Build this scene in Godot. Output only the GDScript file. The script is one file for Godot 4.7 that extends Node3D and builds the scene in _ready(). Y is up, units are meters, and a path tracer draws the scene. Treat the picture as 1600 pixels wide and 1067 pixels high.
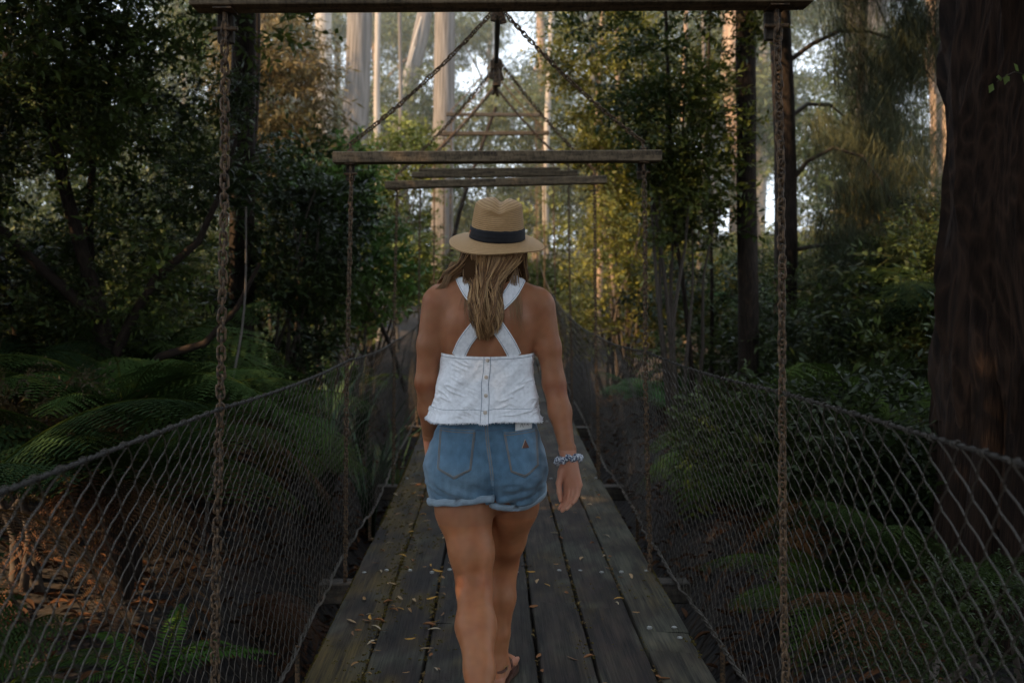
extends Node3D
# A walker on a hanging timber footbridge in a dark eucalypt forest.
# Metres, y up, the bridge runs towards -z; the deck near the camera is at y = 0.

const EYE := 1.36
var rng := RandomNumberGenerator.new()
var noise := FastNoiseLite.new()
var M := {}
var names := {}
var frames := [2.58, 4.86, 7.2, 9.6, 12.0, 14.4, 16.8]


func _ready() -> void:
	rng.seed = 71
	noise.seed = 5
	noise.noise_type = FastNoiseLite.TYPE_SIMPLEX_SMOOTH
	noise.frequency = 1.0
	noise.fractal_type = FastNoiseLite.FRACTAL_NONE
	view()
	materials()
	ground()
	bridge()
	fences()
	forest()
	person()
	litter()


func view() -> void:
	var cam := Camera3D.new()
	cam.name = "camera"
	var at := CameraAttributesPhysical.new()
	at.frustum_focal_length = 35.0
	at.frustum_focus_distance = 3.05
	at.frustum_near = 0.05
	at.frustum_far = 400.0
	at.exposure_aperture = 3.8
	cam.attributes = at
	cam.set_frustum(0.05 * 1067.0 / 1556.0, Vector2(31.0, -76.5) * 0.05 / 1556.0, 0.05, 400.0)
	cam.position = Vector3(0, EYE, 0)
	add_child(cam)
	cam.current = true

	var sky := ProceduralSkyMaterial.new()
	sky.sky_top_color = Color(0.86, 0.92, 1.0)
	sky.sky_horizon_color = Color(0.90, 0.94, 0.98)
	sky.sky_curve = 0.2
	sky.sky_energy_multiplier = 1.0
	sky.ground_bottom_color = Color(0.10, 0.09, 0.07)
	sky.ground_horizon_color = Color(0.3, 0.3, 0.28)
	sky.sun_angle_max = 1.0
	var e := Environment.new()
	e.background_mode = Environment.BG_SKY
	e.sky = Sky.new()
	e.sky.sky_material = sky
	e.background_energy_multiplier = 1.0
	e.tonemap_mode = Environment.TONE_MAPPER_LINEAR
	e.tonemap_exposure = 2.6
	e.sdfgi_enabled = true
	e.ssao_enabled = true
	e.ssil_enabled = true
	e.volumetric_fog_enabled = true
	e.volumetric_fog_density = 0.0
	var w := WorldEnvironment.new()
	w.name = "world"
	w.environment = e
	add_child(w)

	var sun := DirectionalLight3D.new()
	sun.name = "sun"
	sun.light_color = Color(1.0, 0.84, 0.64)
	sun.light_energy = 1.2
	sun.light_angular_distance = 0.5
	sun.shadow_enabled = true
	sun.look_at_from_position(Vector3.ZERO, Vector3(0.72, -0.62, -0.42))
	add_child(sun)


# ------------------------------------------------------------------ helpers
class MB:
	var v := PackedVector3Array()
	var n := PackedVector3Array()
	var uv := PackedVector2Array()
	var c := PackedColorArray()
	var ix := PackedInt32Array()

	func add(p: Vector3, nn: Vector3, u := Vector2.ZERO, col := Color.WHITE) -> int:
		v.append(p)
		n.append(nn)
		uv.append(u)
		c.append(col)
		return v.size() - 1

	func tri(a: int, b: int, d: int) -> void:
		ix.append(a)
		ix.append(b)
		ix.append(d)

	func quad(a: int, b: int, d: int, e: int) -> void:
		tri(a, b, d)
		tri(a, d, e)

	func flat(pts: Array, col := Color.WHITE) -> void:
		var nn: Vector3 = (pts[2] - pts[0]).cross(pts[1] - pts[0]).normalized()
		var b := v.size()
		for p in pts:
			add(p, nn, Vector2.ZERO, col)
		for i in range(1, pts.size() - 1):
			tri(b, b + i, b + i + 1)

	# grid of rows x cols already added from index b, wrapping round when closed
	func grid(b: int, rows: int, cols: int, closed: bool) -> void:
		for r in rows - 1:
			for k in (cols if closed else cols - 1):
				var k1 := (k + 1) % cols
				var p := b + r * cols
				var q := p + cols
				tri(p + k, q + k, q + k1)
				tri(p + k, q + k1, p + k1)

	func tube(path: PackedVector3Array, radii: PackedFloat32Array, sides: int, col := Color.WHITE, cap := true, vscale := 1.0) -> void:
		var m := path.size()
		var b := v.size()
		var t := (path[1] - path[0]).normalized()
		var side := t.cross(Vector3.UP if absf(t.y) < 0.9 else Vector3.RIGHT).normalized()
		var run := 0.0
		for i in m:
			var t2: Vector3 = (path[mini(i + 1, m - 1)] - path[maxi(i - 1, 0)]).normalized()
			side = (side - t2 * side.dot(t2)).normalized()
			var up := t2.cross(side)
			if i:
				run += path[i].distance_to(path[i - 1])
			var r: float = radii[i] if radii.size() > 1 else radii[0]
			for k in sides + 1:
				var a := TAU * k / sides
				var d := side * cos(a) + up * sin(a)
				add(path[i] + d * r, d, Vector2(float(k) / sides, run * vscale), col)
		grid(b, m, sides + 1, false)
		if cap:
			for e in [0, m - 1]:
				var o: int = b + e * (sides + 1)
				var nn: Vector3 = (path[e] - path[1 if e == 0 else m - 2]).normalized()
				var ctr := add(path[e], nn, Vector2(0.5, 0.5), col)
				var s0 := v.size()
				for k in sides + 1:
					add(v[o + k], nn, Vector2(0.5, 0.5), col)
				for k in sides:
					tri(ctr, s0 + k, s0 + k + 1)

	func box(size: Vector3, bev: float, xf := Transform3D(), col := Color.WHITE) -> void:
		var h := size * 0.5
		var b := v.size()
		for k in 8:
			var s := Vector3(1 if k & 1 else -1, 1 if k & 2 else -1, 1 if k & 4 else -1)
			for a in 3:
				var p := s * (h - Vector3.ONE * bev)
				p[a] = s[a] * h[a]
				var nn := Vector3.ZERO
				nn[a] = s[a]
				add(xf * p, (xf.basis * nn).normalized(), Vector2(p.x + p.y, p.z), col)
		for a in 3:
			var p: int = 1 << ((a + 1) % 3)
			var q: int = 1 << ((a + 2) % 3)
			for s in 2:
				var k: int = s << a
				quad(b + k * 3 + a, b + (k + p) * 3 + a, b + (k + p + q) * 3 + a, b + (k + q) * 3 + a)
			for k in 8:
				if not k & (1 << a):
					var a1 := (a + 1) % 3
					var a2 := (a + 2) % 3
					var o: int = k + (1 << a)
					quad(b + k * 3 + a1, b + o * 3 + a1, b + o * 3 + a2, b + k * 3 + a2)
		for k in 8:
			tri(b + k * 3, b + k * 3 + 1, b + k * 3 + 2)

	func smooth() -> void:
		n.fill(Vector3.ZERO)
		for i in range(0, ix.size(), 3):
			var w := (v[ix[i + 2]] - v[ix[i]]).cross(v[ix[i + 1]] - v[ix[i]])
			n[ix[i]] += w
			n[ix[i + 1]] += w
			n[ix[i + 2]] += w
		for i in n.size():
			n[i] = n[i].normalized()

	func mesh(fix := true) -> ArrayMesh:
		if fix:
			for i in range(0, ix.size(), 3):
				var a := ix[i]
				var b := ix[i + 1]
				var d := ix[i + 2]
				if (v[d] - v[a]).cross(v[b] - v[a]).dot(n[a] + n[b] + n[d]) < 0.0:
					ix[i + 1] = d
					ix[i + 2] = b
		var arr := []
		arr.resize(Mesh.ARRAY_MAX)
		arr[Mesh.ARRAY_VERTEX] = v
		arr[Mesh.ARRAY_NORMAL] = n
		arr[Mesh.ARRAY_TEX_UV] = uv
		arr[Mesh.ARRAY_COLOR] = c
		arr[Mesh.ARRAY_INDEX] = ix
		var m := ArrayMesh.new()
		m.add_surface_from_arrays(Mesh.PRIMITIVE_TRIANGLES, arr)
		return m


func numbered(called: String) -> String:
	if not names.has(called):
		names[called] = 0
		return called
	names[called] += 1
	return "%s_%03d" % [called, names[called]]


func tag(o: Node3D, label: String, category: String, group := "", kind := "") -> void:
	o.set_meta("label", label)
	if category:
		o.set_meta("category", category)
	if group:
		o.set_meta("group", group)
	if kind:
		o.set_meta("kind", kind)


func thing(called: String, label: String, category: String, at := Vector3.ZERO, group := "") -> Node3D:
	var o := Node3D.new()
	o.name = numbered(called)
	add_child(o)
	o.position = at
	tag(o, label, category, group)
	return o


func part(called: String, mesh: Mesh, mat: Material, parent: Node3D, xf := Transform3D()) -> MeshInstance3D:
	var o := MeshInstance3D.new()
	o.name = called if parent != self else numbered(called)
	o.mesh = mesh
	o.material_override = mat
	o.transform = xf
	if parent != self:
		var k: int = parent.get_meta("n_" + called, -1) + 1
		parent.set_meta("n_" + called, k)
		if k:
			o.name = "%s_%03d" % [called, k]
	parent.add_child(o, true)
	return o


func many(called: String, mesh: Mesh, mat: Material, where: Array, cols: PackedColorArray, parent: Node3D, stuff := true) -> MultiMeshInstance3D:
	var mm := MultiMesh.new()
	mm.transform_format = MultiMesh.TRANSFORM_3D
	mm.use_colors = cols.size() > 0
	mm.mesh = mesh
	mm.instance_count = where.size()
	for i in where.size():
		mm.set_instance_transform(i, where[i])
		if mm.use_colors:
			mm.set_instance_color(i, cols[i])
	var o := MultiMeshInstance3D.new()
	var k: int = parent.get_meta("n_" + called, -1) + 1
	parent.set_meta("n_" + called, k)
	o.name = "%s_%03d" % [called, k] if k else called
	o.multimesh = mm
	o.material_override = mat
	if stuff:
		o.set_meta("kind", "stuff")
	parent.add_child(o, true)
	return o


func lin(r: float, g: float, b: float) -> Color:
	return Color(r, g, b).linear_to_srgb()


func rf(a: float, b: float) -> float:
	return rng.randf_range(a, b)


func ns(x: float, y := 0.0, z := 0.0) -> float:
	return noise.get_noise_3d(x, y, z)


func sstep(a: float, b: float, x: float) -> float:
	var t := clampf((x - a) / (b - a), 0.0, 1.0)
	return t * t * (3.0 - 2.0 * t)


func std(col: Color, rough := 0.8, metal := 0.0) -> StandardMaterial3D:
	var m := StandardMaterial3D.new()
	m.albedo_color = col
	m.roughness = rough
	m.metallic = metal
	return m


func vcol(rough := 0.8) -> StandardMaterial3D:
	var m := std(Color.WHITE, rough)
	m.vertex_color_use_as_albedo = true
	return m


func leafmat(back: float, rough := 0.5) -> StandardMaterial3D:
	var m := vcol(rough)
	m.backlight_enabled = true
	m.backlight = Color(back, back, back)
	m.metallic_specular = 0.35
	return m


# a picture from a function of (u, v) in 0..1 that gives a linear colour
func pic(w: int, h: int, f: Callable) -> ImageTexture:
	var im := Image.create_empty(w, h, false, Image.FORMAT_RGB8)
	for y in h:
		for x in w:
			var c: Color = f.call(float(x) / w, float(y) / h)
			im.set_pixel(x, y, c.linear_to_srgb())
	return ImageTexture.create_from_image(im)


func bark_tex(w: int, h: int, across: float, along: float, dark: Color, pale: Color, power: float, seed_: float) -> ImageTexture:
	return pic(w, h, func(u: float, v: float) -> Color:
		var a := u * TAU
		var x := cos(a) * across
		var z := sin(a) * across
		var y := sin(v * TAU) * along * 0.5 + seed_
		var y2 := cos(v * TAU) * along * 0.5
		var r := 1.0 - absf(noise.get_noise_3d(x + y2 * 0.7, y, z))
		var s := noise.get_noise_3d(x * 3.1, y * 2.0 + y2, z * 3.1) * 0.5 + 0.5
		var t := noise.get_noise_3d(x * 9.0, y * 5.0, z * 9.0 + y2 * 4.0) * 0.5 + 0.5
		var k := clampf(pow(r, power) * 0.55 + s * 0.3 + t * 0.22 - 0.06, 0.0, 1.0)
		return dark.lerp(pale, k))


func barkmat(t: ImageTexture, scale: Vector3, bump: float, rough := 0.9) -> StandardMaterial3D:
	var m := std(Color.WHITE, rough)
	m.albedo_texture = t
	m.heightmap_enabled = true
	m.heightmap_texture = t
	m.heightmap_scale = bump
	m.uv1_scale = scale
	m.vertex_color_use_as_albedo = true
	m.metallic_specular = 0.3
	return m


func materials() -> void:
	# weathered deck timber: long grain, checks, pale lichen flecks (tints come from the planks)
	var deck := pic(512, 1024, func(u: float, v: float) -> Color:
		var g := noise.get_noise_3d(u * 26.0, v * 3.2, 1.0)
		var f := noise.get_noise_3d(u * 90.0, v * 9.0, 4.0)
		var s := noise.get_noise_3d(u * 5.0, v * 6.0, 9.0) + 0.5 * noise.get_noise_3d(u * 14.0, v * 16.0, 2.0)
		var k := 0.66 + g * 0.22 + f * 0.24 + s * 0.34
		if absf(g) < 0.03:
			k *= 0.55
		var sp := noise.get_noise_3d(u * 60.0, v * 74.0, 20.0)
		if sp > 0.72:
			return Color(1.6, 1.62, 1.5) * clampf(k, 0.2, 1.0) * 0.62
		k = clampf(k, 0.12, 1.0)
		return Color(k, k * 0.94, k * 0.86))
	M.deck = std(Color.WHITE, 0.78)
	M.deck.albedo_texture = deck
	M.deck.vertex_color_use_as_albedo = true
	M.deck.heightmap_enabled = true
	M.deck.heightmap_texture = deck
	M.deck.heightmap_scale = 0.35
	M.deck.metallic_specular = 0.35
	M.timber = std(lin(0.22, 0.17, 0.11), 0.85)
	M.timber.albedo_texture = deck
	M.timber.heightmap_enabled = true
	M.timber.heightmap_texture = deck
	M.timber.heightmap_scale = 0.3
	M.timber.uv1_triplanar = true
	M.timber.uv1_scale = Vector3(1.2, 4.0, 4.0)
	M.joist = std(lin(0.07, 0.058, 0.045), 0.9)
	M.joist.albedo_texture = deck
	M.joist.uv1_triplanar = true
	M.joist.uv1_scale = Vector3(1.5, 5.0, 5.0)
	var rust := pic(256, 256, func(u: float, v: float) -> Color:
		var a := noise.get_noise_3d(u * 9.0, v * 9.0, 3.0) + 0.6 * noise.get_noise_3d(u * 30.0, v * 30.0, 7.0)
		return Color(0.036, 0.028, 0.02).lerp(Color(0.22, 0.13, 0.065), clampf(a * 0.7 + 0.45, 0.0, 1.0)))
	M.chain = std(Color.WHITE, 0.62, 0.35)
	M.chain.albedo_texture = rust
	M.chain.uv1_triplanar = true
	M.chain.uv1_world_triplanar = true
	M.chain.uv1_scale = Vector3(7, 7, 7)
	M.wire = std(lin(0.068, 0.056, 0.042), 0.5, 0.3)
	M.cable = std(lin(0.04, 0.034, 0.027), 0.75, 0.2)
	# barks
	M.bark_red = barkmat(bark_tex(1024, 512, 6.0, 4.5, Color(0.004, 0.0026, 0.002), Color(0.056, 0.031, 0.019), 2.2, 0.0), Vector3(2, 0.8, 1), 4.0)
	M.bark_dark = barkmat(bark_tex(256, 512, 2.2, 4.2, Color(0.007, 0.005, 0.004), Color(0.05, 0.035, 0.025), 2.5, 20.0), Vector3(2, 1.1, 1), 1.6)
	M.bark_grey = barkmat(bark_tex(256, 512, 2.0, 1.3, Color(0.075, 0.064, 0.055), Color(0.29, 0.255, 0.22), 2.0, 40.0), Vector3(2, 0.4, 1), 1.4)
	M.bark_pale = barkmat(bark_tex(256, 512, 0.8, 1.6, Color(0.26, 0.22, 0.18), Color(0.50, 0.44, 0.37), 1.4, 60.0), Vector3(1, 0.3, 1), 0.4)
	M.bark_orange = barkmat(bark_tex(256, 512, 1.0, 1.8, Color(0.20, 0.13, 0.085), Color(0.46, 0.33, 0.23), 1.6, 80.0), Vector3(1, 0.4, 1), 0.6)
	M.twig = std(lin(0.06, 0.045, 0.033), 0.9)
	M.leaf = leafmat(0.75)
	M.needle = leafmat(0.4, 0.7)
	M.frond = leafmat(0.6, 0.85)
	M.frond.metallic_specular = 0.12
	M.dead = leafmat(0.25, 0.9)
	M.soil = std(lin(0.045, 0.03, 0.02), 1.0)
	M.skin = vcol(0.52)
	M.skin.subsurf_scatter_enabled = true
	M.skin.subsurf_scatter_strength = 0.12
	M.skin.metallic_specular = 0.4
	var pores := pic(256, 256, func(u: float, v: float) -> Color:
		var k := 0.5 + 0.28 * noise.get_noise_3d(u * 60.0, v * 60.0, 2.0) + 0.22 * noise.get_noise_3d(u * 130.0, v * 130.0, 6.0)
		return Color(k, k, k))
	M.skin.uv1_triplanar = true
	M.skin.uv1_scale = Vector3(9, 9, 9)
	M.skin.heightmap_enabled = true
	M.skin.heightmap_texture = pores
	M.skin.heightmap_scale = 0.05
	M.hair = vcol(0.42)
	M.hair.metallic_specular = 0.4
	M.straw = vcol(0.75)
	var weave := pic(256, 256, func(u: float, v: float) -> Color:
		var tw := sin((u * 40.0 + v * 40.0) * TAU) * 0.10
		var a := noise.get_noise_3d(u * 70.0, v * 12.0, 3.0) * 0.12 + noise.get_noise_3d(u * 14.0, v * 60.0, 8.0) * 0.10
		var b := noise.get_noise_3d(u * 5.0, v * 5.0, 13.0) * 0.16
		var k := clampf(0.86 + (tw + a + b) * 0.8, 0.0, 1.0)
		return Color(k, k, k))
	M.denim = std(Color.WHITE, 0.85)
	M.denim.vertex_color_use_as_albedo = true
	M.denim.albedo_texture = weave
	M.denim.uv1_triplanar = true
	M.denim.uv1_scale = Vector3(9, 9, 9)
	M.denim.heightmap_enabled = true
	M.denim.heightmap_texture = weave
	M.denim.heightmap_scale = 0.06
	M.denim.rim_enabled = true
	M.denim.rim = 0.3
	M.cotton = std(lin(0.78, 0.79, 0.82), 0.88)
	M.cotton.albedo_texture = weave
	M.cotton.uv1_triplanar = true
	M.cotton.uv1_scale = Vector3(16, 16, 16)
	M.cotton.albedo_color = lin(0.97, 0.98, 1.0)
	M.stitch_tan = std(lin(0.30, 0.20, 0.11), 0.8)
	M.stitch_blue = std(lin(0.10, 0.13, 0.19), 0.8)
	M.black_cloth = std(lin(0.006, 0.007, 0.010), 0.8)
	M.leather = std(lin(0.10, 0.035, 0.018), 0.5)
	M.brass = std(lin(0.45, 0.32, 0.13), 0.4, 0.8)
	M.shell = std(lin(0.62, 0.52, 0.42), 0.3)
	M.phone_white = std(lin(0.75, 0.74, 0.71), 0.35)
	M.ink = std(lin(0.01, 0.01, 0.012), 0.4)


# ------------------------------------------------------------------ the lie of the land
func ground_y(x: float, z: float) -> float:
	var d := -z
	var ax := absf(x)
	var y := -1.05 + 0.85 * sstep(0.75, 1.7, ax) + 0.42 * sstep(1.6, 5.0, ax) + 0.07 * maxf(ax - 6.0, 0.0)
	y += 0.055 * maxf(d - 9.0, 0.0)
	y += 0.16 * ns(x * 0.35, z * 0.35) + 0.06 * ns(x * 1.3 + 9.0, z * 1.3)
	return minf(y, deck_y(d) - 0.45 if ax < 1.3 else 99.0)


func deck_y(d: float) -> float:
	var k := maxf(d - 6.0, 0.0)
	return 0.009 * k * k


func ground() -> void:
	var b := MB.new()
	var xs: Array = []
	var zs: Array = []
	for i in 121:
		var t := (i - 60) / 60.0
		xs.append(signf(t) * (7.0 * absf(t) + 113.0 * pow(absf(t), 4.0)))
	for i in 141:
		var t := i / 140.0
		zs.append(6.0 - 22.0 * t - 120.0 * pow(t, 4.0))
	zs.push_front(40.0)
	zs.push_front(120.0)
	for z in zs:
		for x in xs:
			var k := ns(x * 0.8, z * 0.8, 3.0) * 0.5 + 0.5
			b.add(Vector3(x, ground_y(x, z), z), Vector3.UP, Vector2(x, z) * 0.4, Color(0.014, 0.010, 0.007).lerp(Color(0.036, 0.023, 0.014), k))
	b.grid(0, zs.size(), xs.size(), false)
	for i in range(0, b.ix.size(), 3):
		var t := b.ix[i + 1]
		b.ix[i + 1] = b.ix[i + 2]
		b.ix[i + 2] = t
	b.smooth()
	if b.n[500].y < 0.0:
		for i in b.n.size():
			b.n[i] = -b.n[i]
	var m := vcol(1.0)
	var t := pic(256, 256, func(u: float, v: float) -> Color:
		var k := clampf(0.6 + 0.5 * noise.get_noise_3d(u * 30.0, v * 30.0, 1.0) + 0.3 * noise.get_noise_3d(u * 80.0, v * 80.0, 5.0), 0.05, 1.0)
		return Color(k, k * 0.95, k * 0.9))
	m.albedo_texture = t
	m.heightmap_enabled = true
	m.heightmap_texture = t
	m.heightmap_scale = 3.0
	var o := part("forest_floor", b.mesh(), m, self)
	tag(o, "dark leaf covered forest floor falling into the gully under the bridge", "", "", "structure")


# ------------------------------------------------------------------ the bridge
const DECK_L := -0.667
const DECK_W := 1.461


func bridge() -> void:
	deck()
	beams()
	cables()


func deck() -> void:
	var o := thing("bridge_deck", "narrow weathered plank deck of the hanging footbridge under the walker", "bridge deck", Vector3(0, 0, 0))
	var pitch := DECK_W / 7.0
	var tints := [Color(0.062, 0.054, 0.044), Color(0.050, 0.044, 0.040), Color(0.046, 0.042, 0.040), Color(0.058, 0.054, 0.050), Color(0.056, 0.050, 0.045), Color(0.058, 0.049, 0.043), Color(0.076, 0.074, 0.058)]
	# where each run of planks is jointed, as metres from the camera
	var joints := [[1.0, 5.4, 9.8, 13.6, 16.9], [-0.4, 3.0, 7.3, 11.0, 14.2, 16.9], [1.2, 4.1, 8.3, 12.6, 16.9], [0.4, 2.4, 5.02, 9.1, 13.3, 16.9], [0.8, 3.35, 7.7, 11.8, 16.9], [-0.6, 2.9, 6.3, 10.6, 14.8, 16.9], [1.0, 3.98, 8.7, 12.9, 16.9]]
	for k in 7:
		var js: Array = joints[k]
		js.push_front(-1.2)
		for j in js.size() - 1:
			var a: float = js[j]
			var e: float = js[j + 1]
			if e <= a:
				continue
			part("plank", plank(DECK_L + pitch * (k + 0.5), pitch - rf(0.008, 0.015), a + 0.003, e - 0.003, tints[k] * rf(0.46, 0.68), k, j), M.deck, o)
	# the cross joists that the chains carry, their weathered ends sticking out past the planks
	for d in frames:
		var b := MB.new()
		b.box(Vector3(1.80, 0.10, 0.11), 0.008)
		var y := deck_y(d)
		part("joist", b.mesh(), M.joist, o, Transform3D(Basis(Vector3(0, 0, 1), rf(-0.006, 0.006)), Vector3(0.06, y - 0.097, -d)))
	# stringers under the planks
	for x in [-0.45, 0.06, 0.57]:
		var b := MB.new()
		var path := PackedVector3Array()
		var r := PackedFloat32Array()
		for i in 37:
			var d := -1.2 + i * 0.5
			path.append(Vector3(x, deck_y(d) - 0.20, -d))
			r.append(0.05)
		b.tube(path, r, 8)
		part("stringer", b.mesh(), M.joist, o)
	# bolts along the plank ends and over the joists, worn bright
	var bolts: Array = []
	for d in frames:
		for k in 7:
			for s in [-0.055, 0.055]:
				if rng.randf() < 0.72 and d < 10.0:
					bolts.append(Transform3D(Basis(), Vector3(DECK_L + pitch * (k + 0.5) + s + rf(-0.01, 0.01), deck_y(d) + 0.001, -d + rf(-0.03, 0.03))))
	for q in [[3, 5.02], [6, 3.98], [1, 3.0], [4, 3.35]]:
		for s in [-0.05, 0.05]:
			for t in [-0.06, 0.06]:
				bolts.append(Transform3D(Basis(), Vector3(DECK_L + pitch * (q[0] + 0.5) + s, 0.001, -q[1] + t)))
	var b2 := MB.new()
	var pth := PackedVector3Array([Vector3(0, -0.004, 0), Vector3(0, 0.002, 0), Vector3(0, 0.004, 0)])
	b2.tube(pth, PackedFloat32Array([0.011, 0.011, 0.007]), 10)
	many("bolt_heads", b2.mesh(), std(lin(0.42, 0.42, 0.40), 0.5, 0.3), bolts, PackedColorArray(), o)
	# litter caught in the gaps between the planks, and moss
	var bits: Array = []
	var cols := PackedColorArray()
	for k in range(1, 7):
		for i in 420:
			var d := 2.2 + 9.0 * pow(rng.randf(), 1.6)
			if ns(k * 7.0, d * 1.7) < -0.15:
				continue
			bits.append(Transform3D(Basis.from_euler(Vector3(rf(-0.5, 0.5), rf(0, TAU), rf(-0.5, 0.5))).scaled(Vector3.ONE * rf(0.4, 1.0)), Vector3(DECK_L + pitch * k + rf(-0.009, 0.009), deck_y(d) - rf(0.0, 0.012), -d)))
			cols.append(Color(0.10, 0.055, 0.02).lerp(Color(0.24, 0.17, 0.06), rng.randf()))
	many("gap_litter", scrap_mesh(), M.dead, bits, cols, o)
	var moss: Array = []
	var mcol := PackedColorArray()
	for i in 14000:
		var k := rng.randi_range(0, 7)
		var d := 2.4 + 9.0 * pow(rng.randf(), 1.3)
		var spread := rf(-1.0, 1.0)
		spread *= absf(spread)
		var x := clampf(DECK_L + pitch * k + spread * 0.10, DECK_L + 0.01, DECK_L + DECK_W - 0.01)
		if moss_at(x, d) < rf(0.35, 0.75):
			continue
		moss.append(Transform3D(Basis.from_euler(Vector3(rf(-0.3, 0.3), rf(0, TAU), rf(-0.3, 0.3))).scaled(Vector3.ONE * rf(0.4, 0.8)), Vector3(x, deck_y(d) - 0.001, -d)))
		mcol.append(Color(0.13, 0.085, 0.014).lerp(Color(0.15, 0.13, 0.028), rng.randf()))
	many("moss", moss_mesh(), M.dead, moss, mcol, o)


func moss_at(x: float, d: float) -> float:
	var side := sstep(0.0, -0.6, x) * 0.46 + sstep(0.4, 0.7, x) * 0.10
	return side + 0.5 * ns(x * 4.0, d * 1.6, 31.0) + 0.25 * ns(x * 13.0, d * 6.0, 33.0) + 0.25


func moss_mesh() -> ArrayMesh:
	var b := MB.new()
	for i in 7:
		var a := TAU * i / 7.0
		var t := Vector3(cos(a), 0, sin(a))
		b.flat([t * 0.002, t * 0.009 + Vector3(-t.z, 0, t.x) * 0.004 + Vector3(0, 0.001, 0), t * 0.007 + Vector3(0, 0.006, 0), t * 0.009 - Vector3(-t.z, 0, t.x) * 0.004 + Vector3(0, 0.001, 0)])
	return b.mesh()


func scrap_mesh() -> ArrayMesh:
	var b := MB.new()
	b.flat([Vector3(-0.018, 0, 0), Vector3(0, 0.003, 0.005), Vector3(0.02, 0.001, 0), Vector3(0.0, 0.002, -0.005)])
	b.flat([Vector3(-0.005, 0.002, -0.01), Vector3(0.004, 0.005, 0), Vector3(0.003, 0.001, 0.012), Vector3(-0.003, 0.003, 0.003)])
	return b.mesh()


func plank(cx: float, w: float, a: float, e: float, tint: Color, col: int, seed_: int) -> ArrayMesh:
	var b := MB.new()
	var rows := maxi(int((e - a) / 0.07), 6) + 1
	var prof := [[-0.5, -0.05], [-0.5, -0.006], [-0.47, -0.001], [-0.3, 0.0], [-0.1, 0.0], [0.1, 0.0], [0.3, 0.0], [0.47, -0.001], [0.5, -0.006], [0.5, -0.05]]
	var lift := rf(-0.004, 0.004)
	var tilt := rf(-0.008, 0.008)
	var off := rf(0, 50)
	for i in rows:
		var d := lerpf(a, e, i / float(rows - 1))
		var wob := 0.003 * ns(d * 1.1, off) + 0.0015 * ns(d * 5.0, off)
		for p in prof:
			var fx: float = p[0]
			var x := cx + fx * w + wob
			var y: float = deck_y(d) + p[1] + lift + fx * tilt + 0.002 * ns(x * 9.0, d * 1.5, off)
			if absf(fx) > 0.4:
				y -= 0.003 * maxf(0.0, ns(d * 9.0, off + fx * 30.0))
			# grime, lichen and moss, plus a painted darkening of the far planks
			var g := 1.0 + 0.40 * ns(x * 5.0, d * 2.0, off) + 0.3 * ns(x * 16.0, d * 7.0, off)
			g *= 1.0 - 0.5 * sstep(8.0, 12.0, d)  # shade put into the tint, tones down the sky-lit far end
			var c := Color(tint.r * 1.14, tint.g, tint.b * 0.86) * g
			var li := sstep(0.25, 0.75, ns(x * 3.0 + 40.0, d * 2.4, 8.0) + 0.35 * ns(x * 14.0, d * 11.0, 18.0) + (0.3 if col == 6 else 0.0) + 0.25 * float(absf(fx) > 0.4))
			c = c.lerp(Color(0.10, 0.105, 0.078), 0.55 * li)
			var mo := sstep(0.45, 0.95, moss_at(x, d))
			c = c.lerp(Color(0.095, 0.065, 0.014), mo * 0.85)
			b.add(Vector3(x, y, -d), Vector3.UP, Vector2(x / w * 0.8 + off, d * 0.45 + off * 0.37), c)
	b.grid(0, rows, prof.size(), false)
	for r in [0, rows - 1]:
		var s: int = r * prof.size()
		for k in range(1, prof.size() - 1):
			b.tri(s, s + k, s + k + 1)
	for i in b.n.size():
		var p: Array = prof[i % prof.size()]
		b.n[i] = Vector3(p[0] * 0.01, 1, 0) if absf(p[0]) < 0.48 else Vector3(signf(p[0]), 0.25, 0).normalized()
	return b.mesh()


func chain_x(s: int, d: float, y: float) -> float:
	var h := clampf((y - deck_y(d)) / 2.05, 0.0, 1.0)
	return lerpf(-0.722, -0.692, h) if s < 0 else lerpf(0.77, 0.738, h)


const BEAM_Y := [2.135, 2.02, 2.155, 2.50, 2.99, 3.66, 4.36]
const BEAM_ROLL := [0.007, 0.006, 0.025, 0.012, 0.004, 0.010, -0.006]
const APEX_Y := [2.62, 2.76, 3.00, 3.34, 3.86, 4.55, 5.28]


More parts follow.
